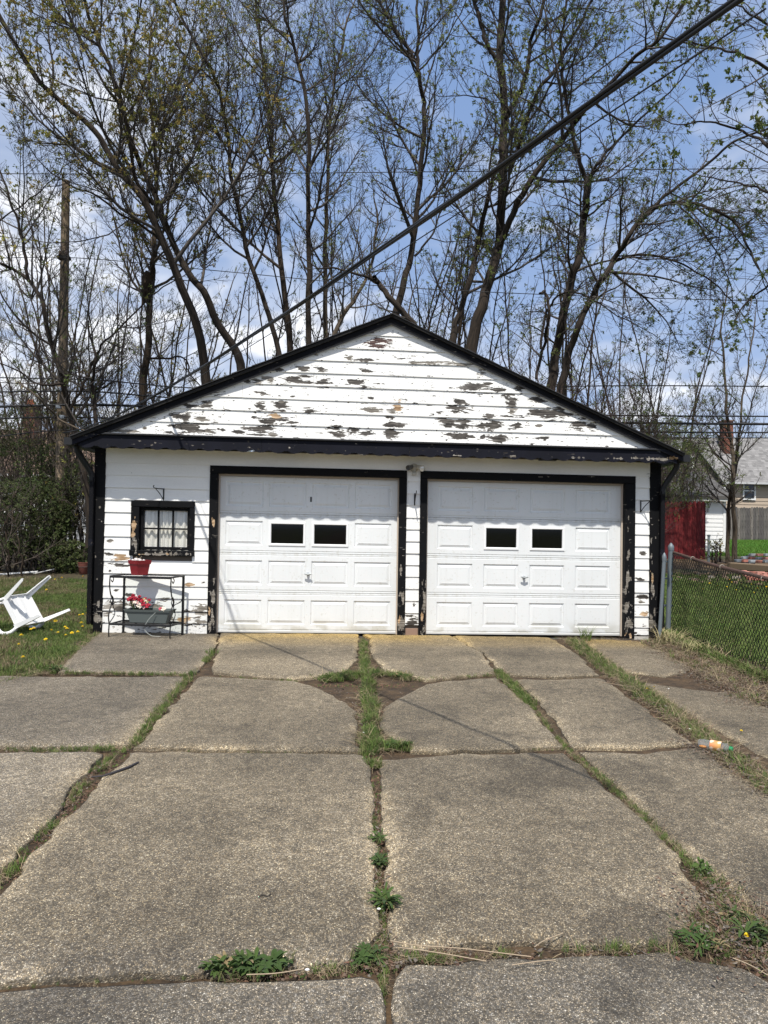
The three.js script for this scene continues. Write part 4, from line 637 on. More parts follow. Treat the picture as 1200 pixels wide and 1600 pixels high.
  { const p = local(0.05, L + 0.011, 0.0), t = thing('planter_box', 'long grey-green planter box holding flowers on the lower shelf of the stand', 'planter box', null, [p.x, p.y, p.z], turn + 0.04); const [a, b] = taper(0.24, 0.075, 0.30, 0.105, 0.17, 0.008, 0.012, 0.028); mesh('body', a, std([0.10, 0.118, 0.114], 0.6), t); mesh('soil', b, soil, t);
    const cord = mesh('thin_cord', tubeGeo([V(0.12, 0.14, 0.118), V(0.04, 0.05, 0.14), V(0.0, -0.06, 0.17), V(0.1, -0.14, 0.2), V(0.22, -0.155, 0.18)], 0.004, 5, 24), std([0.3, 0.32, 0.3], 0.6), t);
    const R = mulberry(15), f = thing('flower_bunch', 'red, pink and cream artificial flowers in the grey-green planter box', 'flowers', null, [p.x, p.y + 0.14, p.z], turn);
    const cols = [[0.34, 0.015, 0.035], [0.50, 0.10, 0.13], [0.70, 0.62, 0.52], [0.66, 0.42, 0.40], [0.60, 0.52, 0.26]];
    const bloom = () => { const g = []; for (let k = 0; k < 7; k++) { const aa = k * 0.9, gg = new THREE.SphereGeometry(0.016, 6, 4).scale(1, 0.4, 0.7).translate(0.015, 0, 0).rotateZ(0.5 + (k % 2) * 0.4).rotateY(aa); g.push(gg); } return merged(g); }; const B = bloom();
    const spots = []; for (let i = 0; i < 30; i++) spots.push([-0.29 + R() * 0.29 + (R() < 0.2 ? 0.05 : 0), 0.04 + R() * 0.115 + (i % 7 === 0 ? 0.035 : 0), (R() - 0.5) * 0.16]); spots.push([0.2, 0.045, 0.04], [0.22, 0.03, 0.07], [0.17, 0.04, 0.06]);
    const mats = cols.map((k) => std(k, 0.8)), stems = [], lf = [];
    for (const [x, y, z] of spots) { const o = mesh('bloom', B, mats[x > 0.1 ? Math.floor(R() * 3) + 1 : y > 0.13 ? 0 : Math.floor(R() * 5)], f); o.position.set(x, y, z); o.rotation.set(0.6 + R() * 0.7, R() * 6, (R() - 0.5) * 0.8); o.scale.setScalar(0.9 + R() * 0.7); stems.push(tubeGeo([V(x * 0.7 - 0.02, -0.01, z * 0.5), V(x, y, z)], 0.0025, 4)); if (R() < 0.7) lf.push(rosette(3, 0.06, 0.013, i_(R), 0.8).translate(x * 0.9, y * 0.4, z)); }
    mesh('stems', stems, std([0.06, 0.10, 0.03], 0.8), f); mesh('leaves', lf, leafy([0.06, 0.10, 0.035]), f);
  }
}
function i_(R) { return Math.floor(R() * 1e6); }
// plant hooks
function hook(label, px, py, z, turn, side) {
  const p = onZ(px, py, z), t = thing('plant_hook', label, 'hook', null, [p.x, p.y, z], turn);
  mesh('back_bar', box(-0.009, 0.009, -0.155, 0.012, 0, 0.008, 0.002), M.blackMetal, t);
  mesh('arm', tubeGeo([V(0, 0, 0.006), V(0, 0.004, 0.19), V(0, 0.012, 0.21), V(0, 0.03, 0.215), V(0, 0.035, 0.2)], 0.0065, 6, 18), M.blackMetal, t);
  mesh('brace', tubeGeo([V(0, -0.145, 0.006), V(0, -0.075, 0.075), V(0, -0.006, 0.165)], 0.0055, 6, 10), M.blackMetal, t);
}
hook('black iron plant hook on the wall above the small window', 256, 764, 0.014, -0.42);
hook('black iron plant hook on the pier between the two garage doors', 648, 772, 0.014, 0.02);
hook('black iron plant hook on the boards right of the second door', 1001, 783, 0.014, 0.42);
// twin flood light over the pier
{
  const p = onZ(647, 731, 0.024), t = thing('flood_light', 'twin-head outdoor flood light over the pier between the garage doors', 'flood light', null, [p.x, p.y, p.z]), off = std([0.46, 0.44, 0.38], 0.6);
  mesh('junction_box', [new THREE.CylinderGeometry(0.055, 0.06, 0.03, 18).rotateX(Math.PI / 2).translate(0, 0, 0.015), new THREE.CylinderGeometry(0.03, 0.045, 0.03, 14).rotateX(Math.PI / 2).translate(0, 0, 0.045)], off, t);
  mesh('sensor', new RoundedBoxGeometry(0.062, 0.035, 0.06, 2, 0.008).translate(0.0, -0.085, 0.045), off, t);
  mesh('sensor_stalk', tubeGeo([V(0, -0.02, 0.04), V(0, -0.075, 0.04)], 0.012, 8), off, t);
  for (const s of [-1, 1]) {
    const h = sub('lamp_head', t); h.position.set(s * 0.062, 0.0, 0.075); h.rotation.set(0.35, s * 0.75, 0);
    mesh('socket', new THREE.LatheGeometry([[0.018, -0.05], [0.028, -0.045], [0.03, 0], [0.036, 0.02], [0.036, 0.045], [0.032, 0.045], [0.03, 0.015], [0, 0.012]].map(([a, b]) => new THREE.Vector2(a, b)), 16).rotateX(Math.PI / 2), s > 0 ? off : std([0.12, 0.115, 0.11], 0.6), h);
    if (s > 0) mesh('bulb', new THREE.LatheGeometry([[0, 0.086], [0.02, 0.084], [0.038, 0.076], [0.045, 0.06], [0.038, 0.03], [0.02, 0.012], [0.012, 0]].map(([a, b]) => new THREE.Vector2(a, b)), 18).rotateX(Math.PI / 2), new THREE.MeshPhysicalMaterial({ color: lin(0.78, 0.78, 0.76), roughness: 0.15, metalness: 0.2, clearcoat: 1 }), h);
    mesh('swivel', tubeGeo([V(-s * 0.06, 0, -0.05), V(-s * 0.03, 0.0, -0.045), V(0, 0, -0.04)], 0.01, 8), off, h);
  }
}
// plastic bottle
{
  const a = onY(1091, 1161, 0.035), b = onY(1145, 1171, 0.035), d = b.clone().sub(a), t = thing('plastic_bottle', 'crumpled clear plastic drink bottle with orange label and green cap', 'bottle', null, [a.x, 0.036, a.z], Math.atan2(-d.z, d.x)), L = d.length();
  const prof = [[0, 0], [0.024, 0.002], [0.033, 0.012], [0.034, 0.05], [0.0315, 0.065], [0.034, 0.08], [0.034, 0.2 * L / 0.24], [0.030, 0.165 * L / 0.2], [0.018, L * 0.88], [0.0125, L * 0.9], [0.0125, L * 0.93]];
  prof.sort((p, q) => p[1] - q[1]); const g = new THREE.LatheGeometry(prof.map(([r, y]) => new THREE.Vector2(r, y)), 24).rotateZ(-Math.PI / 2), p = g.attributes.position;
  for (let i = 0; i < p.count; i++) { const x = p.getX(i), k = 1 - 0.16 * fbm(x * 50 + 3, p.getZ(i) * 40 + p.getY(i) * 30, 2); p.setY(i, p.getY(i) * k); p.setZ(i, p.getZ(i) * k); } g.computeVertexNormals();
  mesh('body', g, new THREE.MeshPhysicalMaterial({ color: lin(0.8, 0.8, 0.79), roughness: 0.1, transmission: 0.88, thickness: 0, specularIntensity: 1 }), t);
  const lab = new THREE.CylinderGeometry(0.0352, 0.0352, 0.07, 24, 1, true), m = tex(256, 64, (x, y, o) => { const u = x / 256, v = y / 64, f = Math.sin(u * 25) + Math.sin(v * 9 + u * 8); const w2 = f > 0.9; o[0] = w2 ? 226 : 205; o[1] = w2 ? 200 : 130 + 30 * v; o[2] = w2 ? 175 : 88; });
  mesh('label', lab.rotateZ(-Math.PI / 2).translate(L * 0.53, 0.001, 0), new THREE.MeshStandardMaterial({ map: m, roughness: 0.5 }), t);
  mesh('cap', new THREE.CylinderGeometry(0.0155, 0.0155, 0.022, 20).rotateZ(-Math.PI / 2).translate(L * 0.955, 0, 0), std([0.01, 0.22, 0.075], 0.4), t);
  mesh('dregs', new THREE.SphereGeometry(0.02, 10, 6).scale(1.3, 0.45, 0.8).translate(0.03, -0.018, 0), new THREE.MeshPhysicalMaterial({ color: lin(0.8, 0.32, 0.05), roughness: 0.2 }), t);
}
tag(mesh('fallen_stick', tubeGeo([[143, 1214], [160, 1213], [178, 1207], [200, 1199], [216, 1191]].map(([a, b], i) => onY(a, b, 0.012 + (i % 2) * 0.006)), [0.004, 0.006, 0.008, 0.008, 0.006], 6), std([0.035, 0.032, 0.035], 0.8)), 'thin dark stick lying across the left driveway joint', 'stick');
tag(mesh('fallen_twig', tubeGeo([[405, 1400], [412, 1398.5], [418, 1401], [423, 1397]].map(([a, b]) => onY(a, b, 0.01)), 0.003, 5), std([0.03, 0.025, 0.02], 0.9)), 'tiny dark twig lying alone on the large front slab', 'twig');
{ const stalkM = std([0.36, 0.28, 0.19], 0.9); const R = mulberry(77);
  for (const [pts, l] of [[[[610, 1470], [650, 1477], [720, 1482], [830, 1495]], 'long dry stalk lying along the front joint right of the seam'], [[[620, 1480], [680, 1488], [760, 1502]], 'dry stalk lying on the front slab edge, second from the seam'], [[[835, 1480], [850, 1470], [880, 1458]], 'dry stalk pointing up the right front slab'], [[[1145, 1497], [1172, 1508], [1200, 1524]], 'dry stalk at the lower right beside the soil'], [[[385, 1523], [430, 1521], [475, 1514]], 'dry stalk lying before the large broad-leaved weed'], [[[930, 1064], [990, 1074], [1040, 1083]], 'dry stalk lying on the far right slab'], [[[800, 1508], [835, 1503], [868, 1500]], 'dry straw curl on the nearest right slab']]) tag(mesh('dry_stalk', tubeGeo(pts.map(([a, b]) => onY(a, b, 0.010 + R() * 0.01)), 0.0019, 5, 14), stalkM), l, 'stalk');
  const chip = std([0.75, 0.73, 0.7], 0.8); for (const [a, b, l] of [[568, 1144.5, 'small white scrap in the middle joint below the grass star'], [480, 1515, 'small white scrap beside the front joint'], [592, 1420, 'white scrap caught in the spiky weed rosette'], [1078, 1139, 'white scrap on the slab edge left of the bottle'], [1045, 1076, 'white scrap in the dry grass strip']]) { const p = onY(a, b, 0.012); tag(mesh('white_scrap', new THREE.IcosahedronGeometry(0.0065, 0).scale(1.3, 0.6, 0.9).translate(p.x, p.y, p.z), chip), l, 'scrap'); } }

// ------------------------------------------------------------------ chain link fences
function chainMesh(A, B, h0, h1, y0, y1, pitch = 0.038, r = 0.0039, rise = 0.042) {
  const buf = new Buf(), len = Math.hypot(B.x - A.x, B.z - A.z), n = Math.floor(len / pitch), nx = (B.z - A.z) / len, nz = -(B.x - A.x) / len;
  for (let i = 0; i < n; i++) { const f = (i + 0.5) / n, bot = lerp(y0, y1, f), top = lerp(h0, h1, f), k = Math.max(2, Math.round((top - bot) / rise)), pts = []; for (let j = 0; j <= k; j++) { const ph = (i + j) % 2, s = (i + 0.5 + (ph ? 0.5 : -0.5)) / n, o = (ph ? 1 : -1) * 0.004 + (vn(i * 0.13 + 7, j * 0.17) - 0.5) * 0.03; pts.push(V(lerp(A.x, B.x, s) + nx * o, bot + (top - bot) * (j / k), lerp(A.z, B.z, s) + nz * o)); } buf.tube(pts, r, 3); }
  return buf.geo();
}
{
  const galv = std([0.17, 0.20, 0.22], 0.6, { metalness: 0.4 }), rust = std([0.095, 0.055, 0.042], 0.75, { metalness: 0.2 }), wire = std([0.012, 0.012, 0.012], 0.75);
  const A = onY(1044, 984, 0), r0 = at(1049, 862.5, 10.77), r1 = at(1200, 904.5, 7.6), d = r1.clone().sub(r0), B = r0.clone().addScaledVector(d, 1.75), f = thing('chain_link_fence', 'chain link fence with rusty top rail to the right of the driveway', 'fence', null, [0, 0, 0]);
  r0.x = A.x + 0.03; r0.z = A.z;
  const cap = (x, y, z, r) => new THREE.LatheGeometry([[r * 1.15, 0], [r * 1.2, 0.03], [r * 1.2, 0.055], [r * 0.95, 0.075], [r * 0.5, 0.1], [0, 0.115]].map(([a, b]) => new THREE.Vector2(a, b)), 16).translate(x, y, z);
  const post = (name, px, py, topx, topy, r) => { const p = onY(px, py, 0), top = onZ(topx, topy, p.z), g = sub(name, f); mesh('tube', tubeGeo([V(p.x, -0.2, p.z), V(top.x, top.y, p.z)], r, 14), galv, g); mesh('cap', cap(top.x, top.y - 0.02, p.z, r), galv, g); return [p, top]; };
  post('post', 1043, 986, 1048.5, 858, 0.036); post('gate_post', 1029, 1000, 1038, 874, 0.024);
  mesh('band', [0.35, 0.75, 1.0].map((h) => box(A.x - 0.13, A.x + 0.05, h, h + 0.022, A.z - 0.03, A.z + 0.045, 0.004)), galv, f);
  const mid = r0.clone().lerp(r1, 0.5); mid.y -= 0.018; const m2 = r1.clone().lerp(B, 0.5);
  mesh('top_rail', tubeGeo([r0, mid, r1, m2, B], 0.021, 10, 24), rust, f);
  for (const k of [0.3, 0.62, 0.97]) { const p = r0.clone().lerp(r1, k); mesh('tie', new THREE.TorusGeometry(0.027, 0.004, 6, 16).rotateY(Math.atan2(d.x, d.z)).translate(p.x, p.y - 0.012, p.z), std([0.4, 0.36, 0.3], 0.6, { metalness: 0.4 }), f); }
  tag(mesh('wire_mesh', chainMesh(V(A.x, 0, A.z), V(B.x, 0, B.z), r0.y - 0.01, B.y - 0.02, 0.02, 0.02), wire, f), null, null, null, 'stuff');
  // back fence at the left
  const L = at(-40, 885, 20.4), Rr = at(420, 885, 19.6), y0 = 0.16, h = 1.34, g = thing('chain_link_fence', 'dark chain link fence under the ivy behind the left lawn', 'fence');
  mesh('top_rail', tubeGeo([V(L.x, h, L.z), V(Rr.x, h + 0.03, Rr.z)], 0.021, 8), galv, g);
  for (const px of [-30, 82, 200, 330]) { const q = at(px, 885, lerp(20.4, 19.6, (px + 40) / 460)); mesh('post', tubeGeo([V(q.x, 0, q.z), V(q.x, h + 0.05, q.z)], 0.03, 8), galv, g); }
  tag(mesh('wire_mesh', chainMesh(V(L.x, 0, L.z), V(Rr.x, 0, Rr.z), h, h, y0, y0, 0.04, 0.0028), wire, g), null, null, null, 'stuff');
}

// ------------------------------------------------------------------ white plastic chair thrown over on the lawn
{
  const white = std([0.80, 0.80, 0.79], 0.42), ch = thing('plastic_chair', 'white plastic garden armchair lying tipped over on the left lawn', 'chair');
  // built upright: seat at 0.42, x across, z towards the front
  const leg = (x, z, sx, sz, name) => { const t = [], q = (a, b, c, d) => t.push(...a, ...b, ...c, ...a, ...c, ...d); const top = [x, 0.43, z], bot = [x + sx * 0.055, 0, z + sz * 0.06]; const W = [0.062, 0.036], th = 0.012;
    // angle-section leg: two flanges
    const sec = (p, w2) => { const o = [p[0], p[1], p[2]]; return [[o[0], o[1], o[2]], [o[0] - sx * w2, o[1], o[2]], [o[0] - sx * w2, o[1], o[2] - sz * th], [o[0] - sx * th, o[1], o[2] - sz * th], [o[0] - sx * th, o[1], o[2] - sz * w2], [o[0], o[1], o[2] - sz * w2]]; };
    const a = sec(top, W[0]), b = sec(bot, W[1]); for (let i = 0; i < 6; i++) q(b[i], b[(i + 1) % 6], a[(i + 1) % 6], a[i]); for (const [s] of [[a], [b]]) q(s[0], s[1], s[2], s[3]), q(s[0], s[3], s[4], s[5]);
    return mesh(name, soup(t), white, ch); };
  leg(0.255, 0.24, 1, 1, 'leg'); leg(-0.255, 0.24, -1, 1, 'leg'); leg(0.225, -0.2, 1, -1, 'leg'); leg(-0.225, -0.2, -1, -1, 'leg');
  const seat = new THREE.PlaneGeometry(0.46, 0.44, 20, 18).rotateX(-Math.PI / 2), p = seat.attributes.position; for (let i = 0; i < p.count; i++) { const x = p.getX(i), z = p.getZ(i); p.setXYZ(i, x * (1 + z * 0.18), 0.425 - 0.028 * (1 - (x / 0.23) ** 2) - 0.05 * smooth(z, 0.14, 0.22) + z * 0.04, z + 0.02); }
  const under = seat.clone().translate(0, -0.007, 0); seat.computeVertexNormals(); mesh('seat', [seat, under], white, ch);
  mesh('seat_rib', [-0.13, 0, 0.13].map((x) => box(x - 0.004, x + 0.004, 0.372, 0.405, -0.17, 0.2)), white, ch); mesh('apron', [box(-0.25, 0.25, 0.35, 0.41, 0.236, 0.243), box(-0.222, 0.222, 0.36, 0.43, -0.205, -0.198), box(0.225, 0.232, 0.36, 0.43, -0.2, 0.24), box(-0.232, -0.225, 0.36, 0.43, -0.2, 0.24)], white, ch);
  for (let i = 0; i < 7; i++) { const x = -0.165 + i * 0.055; const t = new THREE.PlaneGeometry(0.036, 0.36, 1, 10), q = t.attributes.position; for (let k = 0; k < q.count; k++) { const y = q.getY(k) + 0.18; q.setXYZ(k, q.getX(k) + x * (1 + y * 0.15), 0.43 + y, -0.19 - y * 0.30 - 0.02 * Math.sin(y * 6) - 0.05 * (x / 0.2) ** 2 * -0.6); } t.computeVertexNormals(); mesh('back_slat', [t, t.clone().translate(0, 0, -0.006)], white, ch); }
  mesh('back_frame', tubeGeo([V(-0.225, 0.40, -0.19), V(-0.25, 0.6, -0.235), V(-0.235, 0.78, -0.29), V(-0.12, 0.85, -0.325), V(0.12, 0.85, -0.325), V(0.235, 0.78, -0.29), V(0.25, 0.6, -0.235), V(0.225, 0.40, -0.19)], 0.019, 8, 40), white, ch);
  for (const s of [-1, 1]) mesh('armrest', tubeGeo([V(s * 0.245, 0.60, -0.23), V(s * 0.275, 0.635, -0.1), V(s * 0.285, 0.64, 0.1), V(s * 0.28, 0.61, 0.2), V(s * 0.265, 0.52, 0.245), V(s * 0.255, 0.42, 0.24)], [0.02, 0.024, 0.026, 0.026, 0.026, 0.028].flatMap((v, i, a) => i < 5 ? [v, (v + a[i + 1]) / 2, v, v] : [v]).slice(0, 21), 8, 20), white, ch);
  // tipped on its side and back: legs point right and up
  const dn = V(0.80, 0.53, 0.22).normalize(), lat = V(-0.27, -0.02, 0.96); lat.addScaledVector(dn, -lat.dot(dn)).normalize(); const fr = new THREE.Vector3().crossVectors(lat, dn.clone().negate());
  const up = dn.clone().negate(); ch.matrixAutoUpdate = true; const B = new THREE.Matrix4().makeBasis(lat, up, new THREE.Vector3().crossVectors(lat, up)); ch.quaternion.setFromRotationMatrix(B);
  ch.updateMatrixWorld(true);
  const tip = V(-0.28, 0, -0.26).applyQuaternion(ch.quaternion); let lo = 7.5, hi = 12;
  for (let k = 0; k < 14; k++) { const d = (lo + hi) / 2; ch.position.copy(at(78, 899, d).sub(tip)); ch.updateMatrixWorld(true); const bb = new THREE.Box3().setFromObject(ch, true); bb.min.y > landHeight(ch.position.x, ch.position.z) - 0.01 ? (lo = d) : (hi = d); }
}
// scraps by the left fence
{ const p = at(131, 893, 18.6), t = thing('rusty_bucket', 'rust-coloured bucket in the shade behind the garage corner', 'bucket', null, [p.x, landHeight(p.x, p.z), p.z]); mesh('body', new THREE.LatheGeometry([[0, 0.01], [0.11, 0.01], [0.145, 0.28], [0.152, 0.285], [0.152, 0.3], [0.142, 0.3], [0.11, 0.03], [0, 0.03]].map(([a, b]) => new THREE.Vector2(a, b)), 20), std([0.16, 0.05, 0.035], 0.8), t); mesh('bail', tubeGeo([V(-0.15, 0.28, 0), V(-0.1, 0.2, 0.12), V(0.1, 0.2, 0.12), V(0.15, 0.28, 0)], 0.005, 5, 14), std([0.1, 0.08, 0.07], 0.6), t);
  const q = at(28, 889, 18.2); const bd = mesh('white_board', box(-0.45, 0.45, 0, 0.028, -0.05, 0.05, 0.004), std([0.72, 0.72, 0.70], 0.6)); bd.position.set(q.x, landHeight(q.x, q.z) + 0.03, q.z); bd.rotation.set(0.1, 0.25, 0.05); tag(bd, 'long white board lying at the foot of the left back fence', 'board');
  const q2 = at(68, 884, 18.6); const b2 = mesh('white_board', box(-0.3, 0.3, 0, 0.022, -0.04, 0.04, 0.004), std([0.68, 0.68, 0.66], 0.6)); b2.position.set(q2.x, landHeight(q2.x, q2.z) + 0.05, q2.z); b2.rotation.set(0.1, -0.3, 0.25); tag(b2, 'short white board leaning beside the long one under the ivy', 'board'); }

// ------------------------------------------------------------------ neighbours' houses, sheds and fences
function lap(x0, x1, y0, y1, z, step, out = 0.016) {        // lapped siding as one sheet with real lips
  const t = [], q = (a, b, c, d) => t.push(...a, ...b, ...c, ...a, ...c, ...d);
  for (let y = y0; y < y1 - 1e-3; y += step) { const e = Math.min(y + step, y1); q([x0, y, z + out], [x1, y, z + out], [x1, e, z + 0.002], [x0, e, z + 0.002]); q([x0, y, z], [x1, y, z], [x1, y, z + out], [x0, y, z + out]); }
  return soup(t);
}
function gableLap(x0, x1, y0, yp, z, step, out = 0.016) {   // lapped siding in a triangle
  const t = [], c = (x0 + x1) / 2, q = (a, b, d, e) => t.push(...a, ...b, ...d, ...a, ...d, ...e), hw = (y) => ((x1 - x0) / 2) * (1 - (y - y0) / (yp - y0));
  for (let y = y0; y < yp - 1e-3; y += step) { const e = Math.min(y + step, yp), a = hw(y), b = hw(e); q([c - a, y, z + out], [c + a, y, z + out], [c + b, e, z + 0.002], [c - b, e, z + 0.002]); q([c - a, y, z], [c + a, y, z], [c + a, y, z + out], [c - a, y, z + out]); }
  return soup(t);
}
const brickTex = tex(256, 256, (x, y, o) => { const r = Math.floor(y / 16), u = (x + (r % 2) * 16) % 32, v = y % 16, m = u < 2 || v < 2, n = vn(Math.floor((x + (r % 2) * 16) / 32) * 3.7, r * 5.3), k = 0.7 + n * 0.5 + (vn(x / 3, y / 3) - 0.5) * 0.3; o[0] = m ? 112 : 116 * k; o[1] = m ? 108 : 62 * k; o[2] = m ? 96 : 46 * k; });
const brickBump = tex(256, 256, (x, y, o) => { const r = Math.floor(y / 16), u = (x + (r % 2) * 16) % 32, v = y % 16; o[0] = o[1] = o[2] = u < 2 || v < 2 ? 40 : 200; }, { srgb: false });
const brickMat = new THREE.MeshStandardMaterial({ map: brickTex, bumpMap: brickBump, bumpScale: 0.008, roughness: 0.95 });
const roofTex = (r, g, b, seed) => { const T = tex(512, 512, (x, y, o) => { const row = Math.floor(y / 32), c = Math.floor((x + (row % 2) * 21 + vn(row, seed) * 40) / 42), k = 0.82 + vn(c * 3.3 + seed, row * 7.7) * 0.3 + (vn(x / 2, y / 2 + seed) - 0.5) * 0.25 - (y % 32 < 3 ? 0.25 : 0); o[0] = r * k; o[1] = g * k; o[2] = b * k; }); return new THREE.MeshStandardMaterial({ map: T, roughness: 0.95 }); };
const boxUV = (g, s) => { const p = g.attributes.position, n = g.attributes.normal, u = new Float32Array(p.count * 2); for (let i = 0; i < p.count; i++) { u[2 * i] = (Math.abs(n.getX(i)) > 0.7 ? p.getZ(i) : p.getX(i)) / s; u[2 * i + 1] = (Math.abs(n.getY(i)) > 0.85 ? p.getZ(i) : p.getY(i)) / s; } g.setAttribute('uv', new THREE.BufferAttribute(u, 2)); return g; };
function roofPlane(x0, x1, ye, ze, yr, zr, th = 0.12) { const t = [], q = (a, b, c, d) => t.push(...a, ...b, ...c, ...a, ...c, ...d); q([x0, ye, ze], [x1, ye, ze], [x1, yr, zr], [x0, yr, zr]); q([x0, ye - th, ze], [x1, ye - th, ze], [x1, ye, ze], [x0, ye, ze]); q([x0, yr - th, zr], [x1, yr - th, zr], [x1, ye - th, ze], [x0, ye - th, ze]); q([x0, ye - th, ze], [x0, ye, ze], [x0, yr, zr], [x0, yr - th, zr]); q([x1, ye, ze], [x1, ye - th, ze], [x1, yr - th, zr], [x1, yr, zr]); const g = soup(t), p = g.attributes.position, u = new Float32Array(p.count * 2); for (let i = 0; i < p.count; i++) { u[2 * i] = p.getX(i) / 3; u[2 * i + 1] = Math.hypot(p.getY(i), p.getZ(i)) / 3; } g.setAttribute('uv', new THREE.BufferAttribute(u, 2)); return g; }
function houseWindow(parent, x, y, z, w, h, frame) { const g = sub('window', parent); mesh('frame', [box(x - w / 2 - 0.09, x - w / 2, y - h / 2 - 0.09, y + h / 2 + 0.09, z, z + 0.06), box(x + w / 2, x + w / 2 + 0.09, y - h / 2 - 0.09, y + h / 2 + 0.09, z, z + 0.06), box(x - w / 2, x + w / 2, y + h / 2, y + h / 2 + 0.09, z, z + 0.062), box(x - w / 2, x + w / 2, y - h / 2 - 0.09, y - h / 2, z, z + 0.07), box(x - w / 2, x + w / 2, y - 0.03, y + 0.03, z, z + 0.05)], frame, g); for (const s of [-1, 1]) mesh('pane', box(x - w / 2, x + w / 2, s < 0 ? y - h / 2 : y + 0.03, s < 0 ? y - 0.03 : y + h / 2, z + 0.005, z + 0.02), new THREE.MeshPhysicalMaterial({ color: lin(0.03, 0.035, 0.04), roughness: 0.08 }), g); return g; }
const W8 = std([0.78, 0.78, 0.77], 0.6);
{ // white shed with a grey roof
  const Z = at(1080, 870, 27).z, X = (px) => onZ(px, 800, Z).x, Y = (px, py) => onZ(px, py, Z).y, g0 = landHeight(X(1100), Z), s = thing('garden_shed', 'white clapboard garage with grey roof behind the red fence panel', 'shed'), x0 = X(985), x1 = X(1133), ye = Y(1100, 783);
  tag(mesh('siding', lap(x0, x1, g0 - 0.05, ye, Z, 0.15), W8, s), null, null, null, 'stuff');
  mesh('wall', [box(x0, x1, g0 - 0.2, ye, Z - 4, Z - 0.001)], W8, s); mesh('corner_board', box(x1 - 0.08, x1 + 0.02, g0 - 0.1, ye, Z - 0.05, Z + 0.03), W8, s);
  mesh('fascia', box(x0 - 0.2, x1 + 0.2, ye, ye + 0.17, Z + 0.25, Z + 0.28), std([0.5, 0.52, 0.5], 0.6), s);
  mesh('roof', roofPlane(x0 - 0.2, x1 + 0.2, ye + 0.19, Z + 0.3, ye + 1.25, Z - 2.1), roofTex(86, 84, 82, 3), s); mesh('roof', roofPlane(x0 - 0.2, x1 + 0.2, ye + 0.19, Z - 4.4, ye + 1.245, Z - 2.1), roofTex(86, 84, 82, 3), s);
}
{ // tan house: long roof, front gable wing, chimney
  const Z = at(1160, 780, 45).z, X = (px, py = 780) => onZ(px, py, Z).x, Y = (px, py) => onZ(px, py, Z).y, s = thing('tan_house', 'tan-sided house with light grey roof and red brick chimney beyond the yards', 'house'), tan = std([0.42, 0.34, 0.26], 0.75), brown = std([0.12, 0.105, 0.09], 0.8);
  const x0 = X(1010), x1 = X(1330), ye = Y(1165, 754), g0 = landHeight(X(1160), Z) - 0.3, yr = Y(1165, 680) + 0.35;
  tag(mesh('siding', lap(x0, x1, g0, ye, Z, 0.22, 0.03), tan, s), null, null, null, 'stuff'); mesh('wall', box(x0, x1, g0 - 0.3, ye, Z - 8, Z - 0.002), tan, s);
  const rm = roofTex(128, 126, 124, 9); mesh('roof', roofPlane(x0 - 0.3, x1 + 0.3, ye + 0.02, Z + 0.35, yr, Z - 4), rm, s); mesh('roof', roofPlane(x0 - 0.3, x1 + 0.3, ye + 0.02, Z - 8.3, yr - 0.004, Z - 4), rm, s);
  mesh('gutter', box(x0 - 0.3, x1 + 0.3, ye - 0.12, ye + 0.0, Z + 0.36, Z + 0.48), std([0.5, 0.5, 0.5], 0.5), s);
  houseWindow(s, X(1170, 767), Y(1170, 767), Z + 0.03, 0.62, 0.95, W8);
  // brown gable wing in front
  const ZW = Z + 2.6, a = onZ(1018, 757, ZW).x, b = onZ(1131, 757, ZW).x, yb = onZ(1100, 757, ZW).y, yp = onZ(1078, 686, ZW).y;
  tag(mesh('wing_siding', gableLap(a, b, yb, yp, ZW, 0.16, 0.025), brown, s), null, null, null, 'stuff'); mesh('wing_wall', box(a + 0.05, b - 0.05, g0, yb, Z - 0.1, ZW - 0.001), tan, s);
  const t = [], c = (a + b) / 2; for (const [p, r] of [[[a, yb], [c, yp]], [[b, yb], [c, yp]]]) t.push(p[0], p[1], ZW + 0.2, r[0], r[1] + 0.02, ZW + 0.2, r[0], r[1] + 0.02, ZW - 6, p[0], p[1], ZW + 0.2, r[0], r[1] + 0.02, ZW - 6, p[0], p[1], ZW - 6);
  mesh('wing_roof', soup(t), rm, s); mesh('rake', [tubeGeo([V(b + 0.05, yb - 0.05, ZW + 0.2), V(c, yp + 0.03, ZW + 0.2)], 0.05, 4), tubeGeo([V(a - 0.05, yb - 0.05, ZW + 0.2), V(c, yp + 0.03, ZW + 0.2)], 0.05, 4)], std([0.4, 0.4, 0.39], 0.6), s);
  mesh('corner_board', box(b - 0.03, b + 0.1, g0, yb - 0.02, ZW - 0.1, ZW + 0.03), W8, s);
  houseWindow(s, onZ(1077, 722, ZW).x, onZ(1077, 722, ZW).y, ZW + 0.03, 0.28, 0.5, W8);
  const ch = onZ(1135, 682, Z - 2.6), cw = 0.3, chim = sub('chimney', s); mesh('stack', boxUV(new THREE.BoxGeometry(2 * cw, 2.4, 0.6).translate(ch.x, ch.y - 0.25, Z - 2.6), 1.1), brickMat, chim); mesh('cap', box(ch.x - cw - 0.05, ch.x + cw + 0.05, ch.y + 0.95, ch.y + 1.03, Z - 2.95, Z - 2.25), std([0.2, 0.13, 0.11], 0.9), chim);
}
